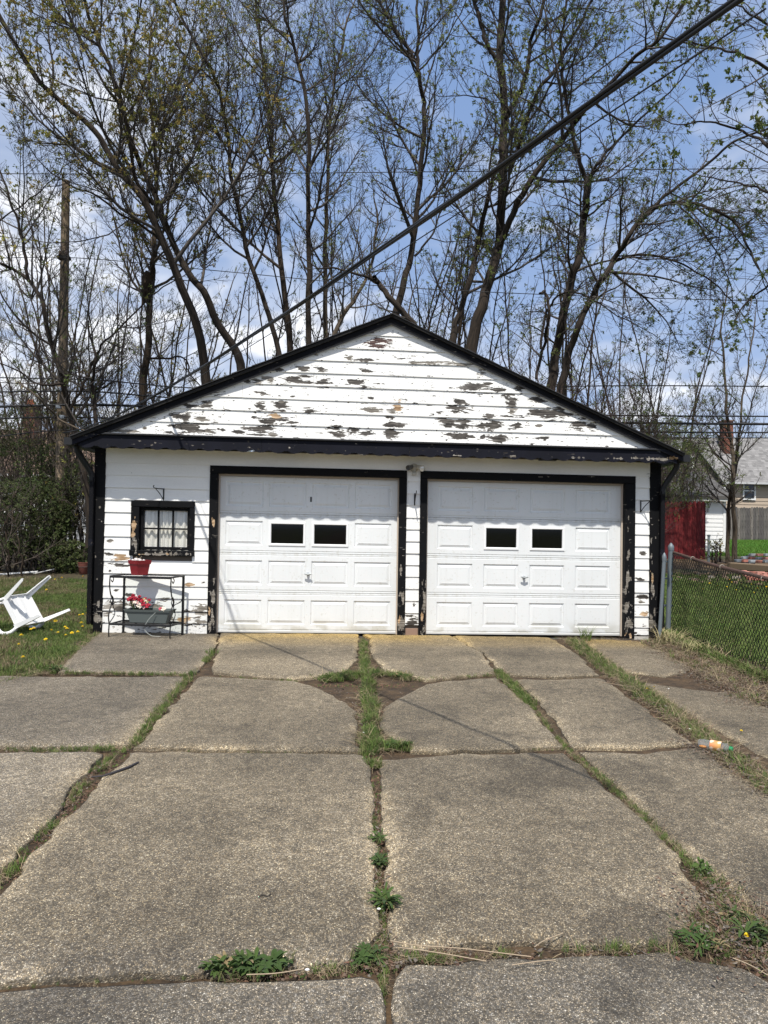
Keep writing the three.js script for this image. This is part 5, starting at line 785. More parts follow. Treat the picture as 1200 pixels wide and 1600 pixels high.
{ // left house: brown roof, white wall, chimney
  const Z = at(60, 780, 29).z, X = (px, py = 780) => onZ(px, py, Z).x, Y = (px, py) => onZ(px, py, Z).y, s = thing('white_house', 'white house with brown shingle roof half hidden behind the ivy', 'house'), x0 = X(-170), x1 = X(250), ye = Y(60, 742), g0 = 0.0;
  tag(mesh('siding', lap(x0, x1, g0, ye, Z, 0.2, 0.02), W8, s), null, null, null, 'stuff'); mesh('wall', box(x0, x1, g0 - 0.3, ye, Z - 7, Z - 0.002), W8, s);
  const rm = roofTex(118, 98, 84, 21); mesh('roof', roofPlane(x0 - 0.3, x1 + 0.3, ye + 0.02, Z + 0.35, Y(60, 655), Z - 3.5), rm, s); mesh('roof', roofPlane(x0 - 0.3, x1 + 0.3, ye + 0.02, Z - 7.3, Y(60, 655) - 0.004, Z - 3.5), rm, s); mesh('gutter', box(x0 - 0.3, x1 + 0.3, ye - 0.1, ye, Z + 0.36, Z + 0.46), W8, s);
  houseWindow(s, X(20), Y(20, 800), Z + 0.025, 0.9, 1.2, W8);
  const ch = onZ(49, 660, Z - 2), chim = sub('chimney', s); mesh('stack', boxUV(new THREE.BoxGeometry(0.46, 2.2, 0.46).translate(ch.x, ch.y - 0.4, Z - 2), 1.1), brickMat, chim); mesh('flue_cap', new THREE.CylinderGeometry(0.13, 0.17, 0.26, 12).translate(ch.x - 0.05, ch.y + 0.83, Z - 2), std([0.5, 0.14, 0.06], 0.8), chim);
}
// red fence panel and grey stockade fence, board by board
function stockade(name, label, px0, px1, pyTop, pyBot, depth, bw, mats, point, seed, ragged) {
  const Z = at((px0 + px1) / 2, pyBot, depth).z, x0 = onZ(px0, pyBot, Z).x, x1 = onZ(px1, pyBot, Z).x, R = mulberry(seed), f = thing(name, label, 'fence'), n = Math.round((x1 - x0) / bw), w = (x1 - x0) / n;
  const shape = (h) => { const s = new THREE.Shape(); s.moveTo(-w / 2 + 0.007, 0); s.lineTo(w / 2 - 0.007, 0); s.lineTo(w / 2 - 0.007, h - point); s.lineTo(w * 0.22, h); s.lineTo(-w * 0.22, h); s.lineTo(-w / 2 + 0.007, h - point); return new THREE.ExtrudeGeometry(s, { depth: 0.02, bevelEnabled: true, bevelSize: 0.003, bevelThickness: 0.003, bevelSegments: 1 }); };
  for (let i = 0; i < n; i++) { const x = x0 + (i + 0.5) * w, g = landHeight(x, Z) - 0.05, top = lerp(onZ(px0, pyTop, Z).y, onZ(px1, pyTop, Z).y, i / n) + (R() - 0.5) * ragged; const b = mesh('board', shape(top - g), mats[Math.floor(R() * mats.length)], f); b.position.set(x, g, Z + (R() - 0.5) * 0.008); b.rotation.z = (R() - 0.5) * 0.008; }
  const g = landHeight((x0 + x1) / 2, Z); mesh('back_rail', [0.35, 1.4].map((y) => box(x0, x1, g + y, g + y + 0.08, Z - 0.06, Z - 0.022)), mats[0], f); return [Z, x0, x1];
}
const woodTex = (r, g, b, seed, wear, wr, wg, wb) => new THREE.MeshStandardMaterial({ roughness: 0.85, map: tex(256, 512, (x, y, o) => { const n = fbm(x / 9 + seed, y / 90, 4), k = 0.72 + n * 0.56, e = fbm(x / 22 + seed * 3, y / 60 + seed, 4) > wear; o[0] = e ? wr * k : r * k; o[1] = e ? wg * k : g * k; o[2] = e ? wb * k : b * k; }) });
stockade('red_fence_panel', 'dark red board fence panel with pointed tops beside the white shed', 1025, 1102, 784, 873, 24, 0.15, [woodTex(100, 24, 26, 1, 0.74, 92, 30, 26), woodTex(92, 20, 24, 5, 0.72, 80, 26, 24), woodTex(108, 28, 30, 8, 0.76, 96, 34, 30)], 0.05, 3, 0.03);
stockade('grey_stockade_fence', 'weathered grey stockade fence in front of the tan house', 1128, 1330, 793, 843, 42, 0.15, [woodTex(96, 92, 88, 11, 0.7, 60, 58, 56), woodTex(84, 80, 78, 15, 0.7, 54, 52, 50), woodTex(112, 106, 100, 19, 0.72, 66, 62, 58)], 0.06, 4, 0.08);
{ const p = at(1107, 872, 22.3), t = thing('fence_post', 'single galvanised fence post standing before the white shed', 'fence post', null, [p.x, landHeight(p.x, p.z), p.z]); mesh('tube', tubeGeo([V(0, -0.1, 0), V(0.01, 0.86, 0)], 0.04, 12), std([0.30, 0.34, 0.34], 0.5, { metalness: 0.5 }), t); mesh('cap', new THREE.CylinderGeometry(0.048, 0.048, 0.05, 12).translate(0.01, 0.87, 0), std([0.2, 0.22, 0.22], 0.5, { metalness: 0.5 }), t); }
{ // raised bed: timber edge with grey and red paving blocks, loose bricks before it
  const blockM = [std([0.30, 0.32, 0.34], 0.95), std([0.26, 0.28, 0.30], 0.95), std([0.36, 0.37, 0.38], 0.95)], redM = [std([0.42, 0.16, 0.12], 0.95), std([0.36, 0.14, 0.10], 0.95), std([0.48, 0.22, 0.17], 0.95)], R = mulberry(9);
  const D0 = 17.5, A = at(1140, 880, D0), B = at(1250, 888, 15.6), tm = mesh('garden_timber', new RoundedBoxGeometry(A.distanceTo(B), 0.17, 0.16, 2, 0.03), std([0.19, 0.135, 0.085], 0.95)); tm.position.copy(A.clone().lerp(B, 0.5)).y -= 0.06; tm.rotation.y = -Math.atan2(B.z - A.z, B.x - A.x); tag(tm, 'weathered timber edging the raised bed behind the fence', 'timber');
  const grey = [[1154.5, 876, 18.2], [1176.5, 877, 17.9], [1199, 877, 17.7], [1164.5, 871.5, 18.9], [1187.5, 872.5, 18.6], [1176.5, 867, 19.6], [1199.5, 867, 19.4]], red = [[1166, 876.5, 18.1], [1188, 877.5, 17.8], [1176, 872, 18.8], [1198, 872.5, 18.5], [1187.5, 867, 19.5]];
  const bg = new RoundedBoxGeometry(0.19, 0.065, 0.10, 1, 0.01), mk = (list, name, mats, lab, cat, grp) => { let proto; for (const [a, b, d] of list) { const p = at(a, b, d); let o; if (!proto) { o = proto = mesh(name, bg, mats[0]); } else { o = proto.clone(); o.name = numbered(name); scene.add(o); } o.material = mats[Math.floor(R() * 3)]; o.userData = { label: lab, category: cat, group: grp }; o.position.copy(p); o.rotation.y = (R() - 0.5) * 0.15 + 0.1; } };
  mk(grey, 'grey_paving_block', blockM, 'grey concrete paving block laid chequerwise on the raised bed', 'paving block', 'grey blocks on the raised bed'); mk(red, 'red_paving_block', redM, 'red paving block laid between the grey blocks on the raised bed', 'paving block', 'red blocks on the raised bed');
  const loose = []; for (let r = 0; r < 3; r++) for (let i = 0; i < 6; i++) loose.push([1158 + r * 6 + i * 9.5 + R() * 2 - (r === 0 ? 0 : -4), 893 + r * 5 + i * 0.8 + R() * 1.2, 16.2 - r * 0.5 - i * 0.05]);
  mk(loose, 'red_brick', redM, 'loose red brick on the slope below the garden timber', 'brick', 'loose bricks below the timber');
  const st = []; const sg = new THREE.IcosahedronGeometry(1, 1); const sp = sg.attributes.position; for (let i = 0; i < sp.count; i++) { const k = 0.8 + 0.4 * fbm(sp.getX(i) * 1.3 + 5, sp.getY(i) * 1.3 + sp.getZ(i), 2); sp.setXYZ(i, sp.getX(i) * k, sp.getY(i) * k * 0.6, sp.getZ(i) * k); } sg.computeVertexNormals();
  for (let i = 0; i < 340; i++) { const p = at(1048 + R() * 175, 880 + R() * 26, 0.1), d = 19.5 - R() * 2.6, q = at(1045 + R() * 180, 880, d); const j = 0.6 + R() * 0.7; st.push([V(q.x, landHeight(q.x, q.z) + 0.01, q.z), randQ(R), 0.02 + R() * R() * 0.09, R() < 0.12 ? lin(0.24 * j, 0.21 * j, 0.17 * j) : lin(0.17 * j, 0.12 * j, 0.08 * j)]); }
  tag(inst('rubble', sg, litterMat, st), 'stones and clods of the bare bank behind the fence');
  const q = at(1166, 866, 20.5), bag = thing('black_bag', 'crumpled black bag slumped beside the small twin-stemmed tree', 'bag', null, [q.x, landHeight(q.x, q.z), q.z]); const bgeo = new THREE.SphereGeometry(1, 28, 20), bp = bgeo.attributes.position; for (let i = 0; i < bp.count; i++) { const x = bp.getX(i), y = bp.getY(i), z = bp.getZ(i), k = 0.75 + 0.5 * fbm(x * 2 + 4, y * 2 + z * 2, 4); bp.setXYZ(i, x * k * 0.26, Math.max(-0.1, y * k * 0.26) + 0.16 + 0.07 * x, z * k * 0.2); } bgeo.computeVertexNormals(); mesh('sack', bgeo, std([0.012, 0.012, 0.013], 0.35), bag); mesh('tie_strap', [tubeGeo([V(-0.02, 0.0, 0.2), V(0.0, 0.2, 0.2), V(0.02, 0.42, 0.05)], 0.012, 6, 10), tubeGeo([V(-0.2, 0.0, 0.15), V(-0.16, 0.16, 0.17), V(-0.05, 0.3, 0.1)], 0.012, 6, 10)], std([0.2, 0.21, 0.22], 0.6), bag);
}

// ------------------------------------------------------------------ trees
const barkTex = tex(256, 512, (x, y, o) => { const w2 = fbm(x / 26, y / 60, 3) * 18, n = fbm((x + w2) / 11, y / 70, 4), c = Math.abs(fbm((x + w2) / 18, y / 120, 3) - 0.5), k = 0.55 + n * 0.7 - (c < 0.03 ? 0.3 : 0); o[0] = 196 * k; o[1] = 180 * k; o[2] = 160 * k; });
const barkBump = tex(256, 512, (x, y, o) => { const w2 = fbm(x / 26, y / 60, 3) * 18; o[0] = o[1] = o[2] = 40 + fbm((x + w2) / 11, y / 70, 4) * 190; }, { srgb: false });
const bark = (r, g, b) => new THREE.MeshStandardMaterial({ color: lin(r, g, b), map: barkTex, bumpMap: barkBump, bumpScale: 0.02, roughness: 0.95 });
const BARK = { dark: bark(0.062, 0.050, 0.041), brown: bark(0.095, 0.074, 0.056), grey: bark(0.21, 0.19, 0.165), pole: bark(0.52, 0.47, 0.41) };
const TWIG = { dark: std([0.066, 0.055, 0.047], 0.9), brown: std([0.092, 0.072, 0.058], 0.9), grey: std([0.12, 0.105, 0.09], 0.9), red: std([0.085, 0.055, 0.048], 0.9) };
const leafGeo = (n, s, seed) => { const R = mulberry(seed), t = []; for (let i = 0; i < n; i++) { const d = randQ(R), P = (x, y, z) => V(x, y, z).applyQuaternion(d), o = V(R() - 0.5, R() - 0.5, R() - 0.5).multiplyScalar(s * 0.8); const a = P(0, 0, 0).add(o), b = P(s * 0.42, 0.10 * s, s * 0.26).add(o), c = P(s, -0.08 * s, 0).add(o), e = P(s * 0.42, 0.10 * s, -s * 0.26).add(o); t.push(...a.toArray(), ...b.toArray(), ...c.toArray(), ...a.toArray(), ...c.toArray(), ...e.toArray()); } return soup(t); };
const leafMat = new THREE.MeshPhysicalMaterial({ color: lin(1, 1, 1), roughness: 0.8, transmission: 0.4, thickness: 0, specularIntensity: 0.3 });
const CL = { bud: leafGeo(4, 0.05, 1), flower: leafGeo(7, 0.062, 2), leaf: leafGeo(5, 0.10, 3), big: leafGeo(6, 0.11, 4) };
const COL = { olive: [[0.33, 0.28, 0.07], [0.27, 0.265, 0.07], [0.36, 0.27, 0.09], [0.20, 0.21, 0.055]], lime: [[0.22, 0.26, 0.07], [0.17, 0.22, 0.06], [0.27, 0.27, 0.09]], green: [[0.11, 0.155, 0.045], [0.14, 0.18, 0.055], [0.18, 0.20, 0.065]], ivy: [[0.07, 0.10, 0.03], [0.09, 0.12, 0.04], [0.12, 0.14, 0.05], [0.06, 0.065, 0.028]] };
const DENSE = [0.92, 1.15, 1.3], LONG = 2.15;
const perp = (t, a) => { const u = Math.abs(t.y) < 0.9 ? V(0, 1, 0) : V(1, 0, 0), x = new THREE.Vector3().crossVectors(t, u).normalize(), y = new THREE.Vector3().crossVectors(t, x); return x.multiplyScalar(Math.cos(a)).addScaledVector(y, Math.sin(a)); };
// stems: {p: pixel polyline from the foot up, d: depth, r: [foot, tip] radii, limb: true for a limb}; o: how the crown is filled
function tree(name, label, category, group, stems, o) {
  const R = mulberry(o.seed), first = at(...stems[0].p[0], stems[0].d), foot = V(first.x, landHeight(first.x, first.z), first.z), T = thing(name, label, category, group, [foot.x, foot.y, foot.z]), tw = new Buf(), br = new Buf(), leaves = [], up = V(0, 1, 0);
  const leafAt = (p, n, spread) => { for (let k = 0; k < n; k++) { const c = COL[o.col][Math.floor(R() * COL[o.col].length)], j = 0.7 + R() * 0.6; leaves.push([V(p.x + (R() - 0.5) * spread, p.y + (R() - 0.5) * spread, p.z + (R() - 0.5) * spread), randQ(R), (o.ls || 1) * (0.65 + R() * 0.85), lin(c[0] * j, c[1] * j, c[2] * j)]); } };
  const grow = (p, d, len, r, level) => {
    const n = level === 1 ? 7 : level === 2 ? 4 : 2, pts = [p.clone()], rad = [r], dir = d.clone(), q = p.clone(), step = len / n, trop = (o.trop ?? 0.15) * (level === 1 ? 1 : 0.7);
    for (let i = 1; i <= n; i++) { dir.x += (R() - 0.5) * (o.wild ?? 0.36); dir.y += (R() - 0.5) * (o.wild ?? 0.36) + trop - (o.droop && level < 3 ? o.droop * i / n : 0); dir.z += (R() - 0.5) * (o.wild ?? 0.36); dir.normalize(); q.addScaledVector(dir, step); pts.push(q.clone()); rad.push(Math.max(0.0037, r * (1 - 0.8 * i / n))); }
    (level === 1 ? br : tw).tube(pts, rad, level === 1 ? 5 : 3);
    if (level < 3) { const m = level === 1 ? Math.round(len * (o.n2 ?? 4.5) * DENSE[1]) : Math.round(len * (o.n3 ?? 6.5) * DENSE[2]); for (let k = 0; k < m; k++) { const f = (0.15 + 0.85 * R()) * n, i = Math.min(n - 1, Math.floor(f)), s = pts[i].clone().lerp(pts[i + 1], f - i), t = pts[i + 1].clone().sub(pts[i]).normalize(), nd = t.multiplyScalar(0.75).addScaledVector(perp(t.clone().normalize(), R() * 6.28), 0.55 + R() * 0.5).addScaledVector(up, 0.12).normalize(); const room = 1 - 0.55 * f / n; grow(s, nd, (level === 1 ? len * 0.46 : Math.min(0.9, len * 0.5)) * room * (0.5 + R() * 0.7), Math.max(0.0050, rad[i] * 0.55), level + 1); } }
    if (level >= 2) { const k = o.leaf * (level === 3 ? 0.8 : 1.0) * (o.lgeo === 'flower' ? 0.42 : 1); for (let i = n; i >= n - 1; i--) { let c = k * (i === n ? 0.75 : 0.12); while (c > 0) { if (R() < c) leafAt(pts[i], 1 + (R() < 0.5 ? 1 : 0), 0.06); c -= 1; } } }
  };
  for (const s of stems) {
    const k = s.p.length, P = s.p.map(([x, y], i) => at(x, y, s.d + (s.lean || 0) * i / k + (i ? (vn(o.seed * 3.1 + i * 1.7, x * 0.013) - 0.5) * (o.wander ?? 0.9) * Math.min(1, i / 2) : 0)));
    if (s.base) { const f = P[0].clone(); f.y = landHeight(f.x, f.z) - 0.15; f.x += (s.shift || 0); P.unshift(f); }
    const N = Math.max(10, k * 5), pts = curve(P, N), rr = pts.map((_, i) => { const f = i / N; return lerp(s.r[0] * 0.66, s.r[1] * 0.95, Math.pow(f, 0.85)) * (s.base ? 1 + 0.5 * Math.exp(-f * 16) : 1); });
    for (let i = 1; i < pts.length; i++) { pts[i].x += (vn(i * 0.6, o.seed) - 0.5) * 0.07; pts[i].z += (vn(i * 0.6 + 50, o.seed) - 0.5) * 0.07; }
    const g = new Buf().tube(pts, rr, s.r[0] > 0.06 ? 9 : 7).geo(), u = g.attributes.uv; for (let i = 0; i < u.count; i++) u.setXY(i, u.getX(i) * Math.max(1, Math.round(s.r[0] * 9)), u.getY(i) * 0.45);
    const m = mesh(s.limb ? 'limb' : 'trunk', g.translate(-foot.x, -foot.y, -foot.z), s.bark || o.bark, T);
    const total = pts.reduce((a, p, i) => i ? a + p.distanceTo(pts[i - 1]) : 0, 0), t0 = s.from ?? (s.limb ? 0.12 : 0.26), cnt = Math.round(total * (1 - t0) * (s.n1 ?? o.n1 ?? 2.4) * DENSE[0]);
    for (let c = 0; c < cnt; c++) { const f = (t0 + (1 - t0) * R()) * N, i = Math.min(N - 1, Math.floor(f)), p = pts[i], t = pts[i + 1].clone().sub(p).normalize(), nd = t.clone().multiplyScalar(0.55).addScaledVector(perp(t, R() * 6.28), 0.8 + R() * 0.5).addScaledVector(up, 0.1).normalize(); const L = (s.len ?? o.len) * LONG * (0.3 + 0.85 * R()) * (1.1 - 0.6 * i / N); grow(p, nd, L, Math.min(rr[i] * 0.6, 0.010 + L * 0.0095), 1); }
    if (!s.stub) grow(pts[N], pts[N].clone().sub(pts[N - 1]).normalize(), (s.len ?? o.len) * 0.8, s.r[1], 1);
    if (s.tufts) for (let c = 0; c < s.tufts; c++) { const p = pts[Math.floor(R() * N)]; leafAt(p, 3, 0.25); }
  }
  const off = (b) => b.geo().translate(-foot.x, -foot.y, -foot.z);
  if (br.p.length) tag(mesh('branches', off(br), o.twig, T), null, null, null, 'stuff');
  if (tw.p.length) tag(mesh('twigs', off(tw), o.twig, T), null, null, null, 'stuff');
  if (leaves.length) { leaves.forEach((l) => l[0].sub(foot)); inst(o.lname || 'young_leaves', CL[o.lgeo || 'bud'], leafMat, leaves, T); }
  tree.tris = (tree.tris || 0) + (br.i.length + tw.i.length) / 3; tree.leaves = (tree.leaves || 0) + leaves.length;
  return T;
}
const spring = 'tall spring trees behind the garage';
// the big leaning maple at the left, two stems
tree('maple_tree', 'leaning twin-stemmed maple with yellow-brown young leaves, upper left', 'tree', null, [
  { base: 1, p: [[322, 595], [300, 490], [262, 395], [222, 310], [180, 260], [155, 215], [110, 170], [60, 125], [0, 28], [-40, -40]], d: 19, lean: -2.2, r: [0.19, 0.04] },
  { p: [[376, 568], [345, 515], [318, 455], [294, 428], [262, 362], [248, 322], [222, 262], [204, 215], [188, 160], [172, 105], [148, 50], [130, -10]], base: 1, shift: -0.25, d: 19.2, lean: -1.2, r: [0.17, 0.04] },
  { limb: 1, p: [[240, 320], [212, 280], [192, 172], [165, 135], [120, 55], [92, -8]], d: 18.4, lean: -1, r: [0.08, 0.02] },
  { limb: 1, p: [[262, 385], [225, 355], [190, 335], [150, 305], [110, 290], [70, 262]], d: 18.8, lean: -1, r: [0.06, 0.015] }, { limb: 1, p: [[186, 150], [200, 90], [215, 40], [222, -20]], d: 18, r: [0.06, 0.02] }, { limb: 1, p: [[245, 300], [250, 240], [262, 150], [290, 100], [300, 60]], d: 18.6, r: [0.05, 0.012] },
], { seed: 101, bark: BARK.dark, twig: TWIG.dark, n1: 1.6, len: 2.4, leaf: 1.25, col: 'olive', lgeo: 'flower', ls: 1.0, n2: 4.6, n3: 7 });
tree('knotty_tree', 'upright grey-brown tree with a dark burl left of the leaning maple', 'tree', null, [
  { base: 1, p: [[226, 592], [234, 505], [236, 440], [241, 395], [243, 330], [246, 270], [240, 200], [232, 120], [236, 40]], d: 21, r: [0.17, 0.03] }, { limb: 1, stub: 1, n1: 14, len: 0.35, p: [[229, 470], [232, 450], [234, 430]], d: 20.85, r: [0.22, 0.19], from: 0 }, { limb: 1, p: [[232, 560], [262, 560], [285, 558], [300, 590]], d: 20.6, r: [0.05, 0.02] },
], { seed: 102, bark: BARK.brown, twig: TWIG.brown, n1: 2.6, len: 1.7, leaf: 0.4, col: 'olive', lgeo: 'flower' });
const mids = [
  [[[437, 552], [408, 460], [380, 368], [362, 275], [355, 205], [342, 140], [320, 90], [290, 40], [262, -20]], 20, [0.115, 0.03], 'slim dark tree bending left, first right of the leaning maple', TWIG.dark, BARK.dark],
  [[[452, 545], [443, 440], [433, 345], [425, 255], [420, 175], [412, 100], [402, 30], [398, -30]], 21, [0.15, 0.03], 'straight brown tree, second right of the leaning maple', TWIG.brown, BARK.brown],
  [[[482, 538], [482, 425], [482, 270], [481, 175], [466, 100], [447, 30], [440, -30]], 20.4, [0.135, 0.035], 'straight dark tree left of the gable peak, its top swaying left', TWIG.dark, BARK.dark],
  [[[509, 528], [508, 420], [511, 320], [513, 235], [518, 160], [530, 90], [545, 20]], 23, [0.13, 0.03], 'pale grey straight tree close left of the gable peak', TWIG.grey, BARK.grey],
  [[[524, 522], [545, 480], [562, 455], [576, 425], [586, 380], [590, 330]], 20.2, [0.11, 0.03], 'short grey tree leaning right beside the gable peak', TWIG.grey, BARK.grey],
];
mids.forEach(([p, d, r, l, t, b], i) => tree('slender_tree', l, 'tree', spring, [{ base: 1, p, d, r, lean: -0.6 + i * 0.3 }, ...(i === 0 ? [{ limb: 1, p: [[360, 270], [380, 215], [400, 165], [412, 120]], d: 20, r: [0.04, 0.012] }] : i === 1 ? [{ limb: 1, p: [[430, 320], [395, 240], [372, 205], [330, 165], [300, 120], [275, 60]], d: 20.8, r: [0.06, 0.015] }, { limb: 1, p: [[421, 190], [440, 120], [450, 60], [440, -10]], d: 20.6, r: [0.05, 0.015] }] : i === 2 ? [{ limb: 1, p: [[483, 270], [500, 215], [520, 150], [560, 110], [590, 70]], d: 20, r: [0.05, 0.012] }, { limb: 1, p: [[478, 240], [440, 180], [415, 130], [380, 90], [360, 40]], d: 20, r: [0.05, 0.012] }] : [])], { seed: 120 + i * 7, bark: b, twig: t, n1: i === 4 ? 2.4 : 2.9, len: i > 2 ? 1.3 : 1.9, leaf: i > 2 ? 0.16 : 0.30, col: 'lime', lgeo: 'bud', n2: 4.6, n3: 6.5, from: 0.3 }));
tree('curved_snag', 'dark dead tree with a curved arm reaching over the gable peak', 'tree', null, [{ base: 1, stub: 1, p: [[648, 512], [630, 490], [606, 462], [592, 442], [585, 432]], d: 18.5, r: [0.15, 0.06] }, { limb: 1, p: [[590, 440], [570, 432], [545, 425], [520, 418], [500, 420], [470, 400]], d: 18.4, r: [0.06, 0.015] }], { seed: 140, bark: BARK.dark, twig: TWIG.dark, n1: 2, len: 0.8, leaf: 0.1, col: 'lime' });
tree('forked_tree', 'tall dark tree right of the gable peak, forked near the top', 'tree', null, [
  { base: 1, p: [[617, 495], [632, 440], [642, 400], [650, 330], [658, 260], [664, 190], [662, 160], [654, 115], [648, 92], [622, 55], [600, 18], [585, -20]], d: 20, r: [0.15, 0.035] }, { limb: 1, p: [[652, 105], [653, 60], [652, 0], [650, -30]], d: 20, r: [0.07, 0.03] }, { limb: 1, p: [[648, 400], [672, 370], [690, 330], [702, 280], [715, 240]], d: 19.8, r: [0.05, 0.012] }, { limb: 1, p: [[654, 110], [690, 70], [720, 20], [735, -20]], d: 20, r: [0.04, 0.012] },
], { seed: 150, bark: BARK.dark, twig: TWIG.dark, n1: 2.9, len: 1.8, leaf: 0.5, col: 'lime', lgeo: 'flower', ls: 0.8 });
tree('great_maple', 'largest tree, thick dark trunk with many rising limbs right of the gable peak', 'tree', null, [
  { base: 1, p: [[737, 548], [752, 480], [762, 440], [780, 380], [785, 320], [786, 250], [788, 190], [783, 100], [785, 0], [786, -40]], d: 20, r: [0.25, 0.09] },
  { base: 1, shift: 0.7, p: [[708, 535], [717, 490], [732, 440], [745, 390], [760, 325], [770, 275]], d: 20.4, r: [0.15, 0.06] },
  { limb: 1, p: [[780, 385], [800, 340], [820, 295], [855, 245], [890, 205], [920, 165], [945, 140], [985, 95], [1025, 65], [1060, 20], [1080, -30]], d: 19.8, lean: -3, r: [0.14, 0.03] },
  { limb: 1, p: [[788, 190], [802, 165], [815, 135], [825, 95], [830, 65], [842, 30], [855, -10]], d: 20, lean: -1, r: [0.11, 0.04] },
  { limb: 1, p: [[796, 270], [818, 210], [840, 140], [862, 115], [880, 85], [905, 40], [925, 0], [940, -30]], d: 20.2, lean: -1.5, r: [0.09, 0.03] },
  { limb: 1, p: [[776, 95], [760, 65], [752, 42], [740, 0], [735, -30]], d: 20, r: [0.09, 0.05] }, { limb: 1, p: [[782, 360], [765, 300], [770, 165], [740, 150], [710, 150]], d: 20, r: [0.05, 0.012] }, { limb: 1, p: [[830, 75], [850, 45], [880, 20], [915, 12], [960, 20]], d: 19.5, r: [0.05, 0.012] },
], { seed: 160, bark: BARK.dark, twig: TWIG.dark, n1: 2.0, len: 2.1, leaf: 1.1, col: 'lime', lgeo: 'flower', ls: 0.9, n2: 4.4 });
tree('arching_tree', 'dark tree over the right roof slope, its long limb arching right', 'tree', null, [
  { base: 1, stub: 1, p: [[862, 606], [870, 550], [878, 500], [890, 450], [902, 410], [912, 350], [917, 310], [920, 278]], d: 19, r: [0.19, 0.09] }, { limb: 1, p: [[919, 285], [905, 250], [895, 205], [886, 165], [880, 120], [876, 80], [882, 30], [890, -20]], d: 19, r: [0.09, 0.03] }, { limb: 1, p: [[921, 280], [935, 255], [960, 225], [1000, 185], [1040, 150], [1075, 110]], d: 18.8, lean: -1, r: [0.07, 0.015] },
  { base: 1, shift: -0.3, p: [[878, 603], [892, 545], [905, 505], [925, 465], [945, 430], [960, 405], [980, 375], [1000, 345], [1025, 325], [1050, 317], [1082, 318], [1120, 330], [1150, 348], [1175, 395]], d: 18.6, lean: -2.5, r: [0.15, 0.025] },
  { limb: 1, p: [[1000, 345], [1022, 322], [1050, 298], [1100, 260], [1150, 220], [1200, 200], [1250, 180]], d: 18, lean: -1.5, r: [0.07, 0.02] }, { limb: 1, p: [[962, 408], [985, 400], [1005, 398], [1050, 406], [1090, 425], [1130, 455], [1160, 490]], d: 18.2, lean: -1.5, r: [0.06, 0.012] }, { limb: 1, p: [[1060, 318], [1090, 350], [1120, 395], [1140, 440], [1150, 490]], d: 17.4, r: [0.035, 0.01] }, { limb: 1, p: [[1090, 325], [1140, 360], [1180, 410], [1205, 470]], d: 17, r: [0.035, 0.01] },
  { limb: 1, stub: 1, n1: 1, p: [[838, 592], [850, 540], [857, 500], [856, 470], [851, 455], [845, 458]], d: 18.4, r: [0.06, 0.035] }, { limb: 1, p: [[845, 545], [858, 480], [880, 458], [905, 458], [930, 470], [960, 490], [1000, 510]], d: 18.2, r: [0.05, 0.012] },
], { seed: 170, bark: BARK.dark, twig: TWIG.dark, n1: 2.9, len: 1.7, leaf: 0.9, col: 'green', lgeo: 'flower', ls: 0.75, droop: 0.22, trop: 0.1 });
tree('overhanging_tree', 'leafier green tree reaching in from the right edge of the sky', 'tree', null, [
  { base: 1, p: [[1330, 700], [1318, 480], [1300, 300], [1275, 150], [1260, 0]], d: 15, r: [0.2, 0.06] }, { limb: 1, p: [[1305, 330], [1260, 280], [1210, 235], [1160, 205], [1110, 190], [1060, 195]], d: 14.6, r: [0.07, 0.012] }, { limb: 1, p: [[1285, 190], [1230, 130], [1170, 90], [1120, 75], [1060, 60]], d: 14.4, r: [0.07, 0.012] }, { limb: 1, p: [[1300, 320], [1250, 330], [1200, 300], [1150, 285], [1100, 275]], d: 14.2, r: [0.06, 0.01] }, { limb: 1, p: [[1280, 120], [1230, 60], [1170, 20], [1120, -10]], d: 14.4, r: [0.06, 0.01] }, { limb: 1, p: [[1310, 420], [1260, 420], [1210, 440], [1170, 470], [1140, 520]], d: 14.4, r: [0.06, 0.01] },
], { seed: 180, bark: BARK.dark, twig: TWIG.dark, n1: 2.2, len: 1.4, leaf: 0.6, col: 'green', lgeo: 'leaf', ls: 0.7, droop: 0.2, n2: 3.6, n3: 6 });
tree('yard_tree', 'small twin-stemmed tree with fine bare twigs in the right yard', 'tree', null, [
  { base: 1, p: [[1148, 866], [1147, 800], [1146, 740], [1142, 690], [1136, 640], [1132, 580], [1128, 520], [1135, 450]], d: 22.5, r: [0.13, 0.02], from: 0.22 }, { base: 1, shift: 0.05, p: [[1137, 862], [1139, 800], [1143, 765], [1150, 725], [1156, 680], [1160, 620], [1172, 560], [1178, 500]], d: 22.7, r: [0.10, 0.02], from: 0.25 }, { limb: 1, p: [[1145, 720], [1165, 660], [1185, 600], [1200, 550]], d: 22.3, r: [0.04, 0.01] }, { limb: 1, p: [[1144, 700], [1110, 670], [1080, 655], [1050, 650]], d: 22.2, r: [0.035, 0.01] }, { limb: 1, p: [[1146, 740], [1110, 700], [1090, 660], [1085, 600]], d: 22.2, r: [0.035, 0.01] },
], { seed: 190, bark: BARK.grey, twig: TWIG.dark, n1: 3.4, len: 1.0, leaf: 0.2, col: 'green', lgeo: 'bud', n2: 5, n3: 6 });
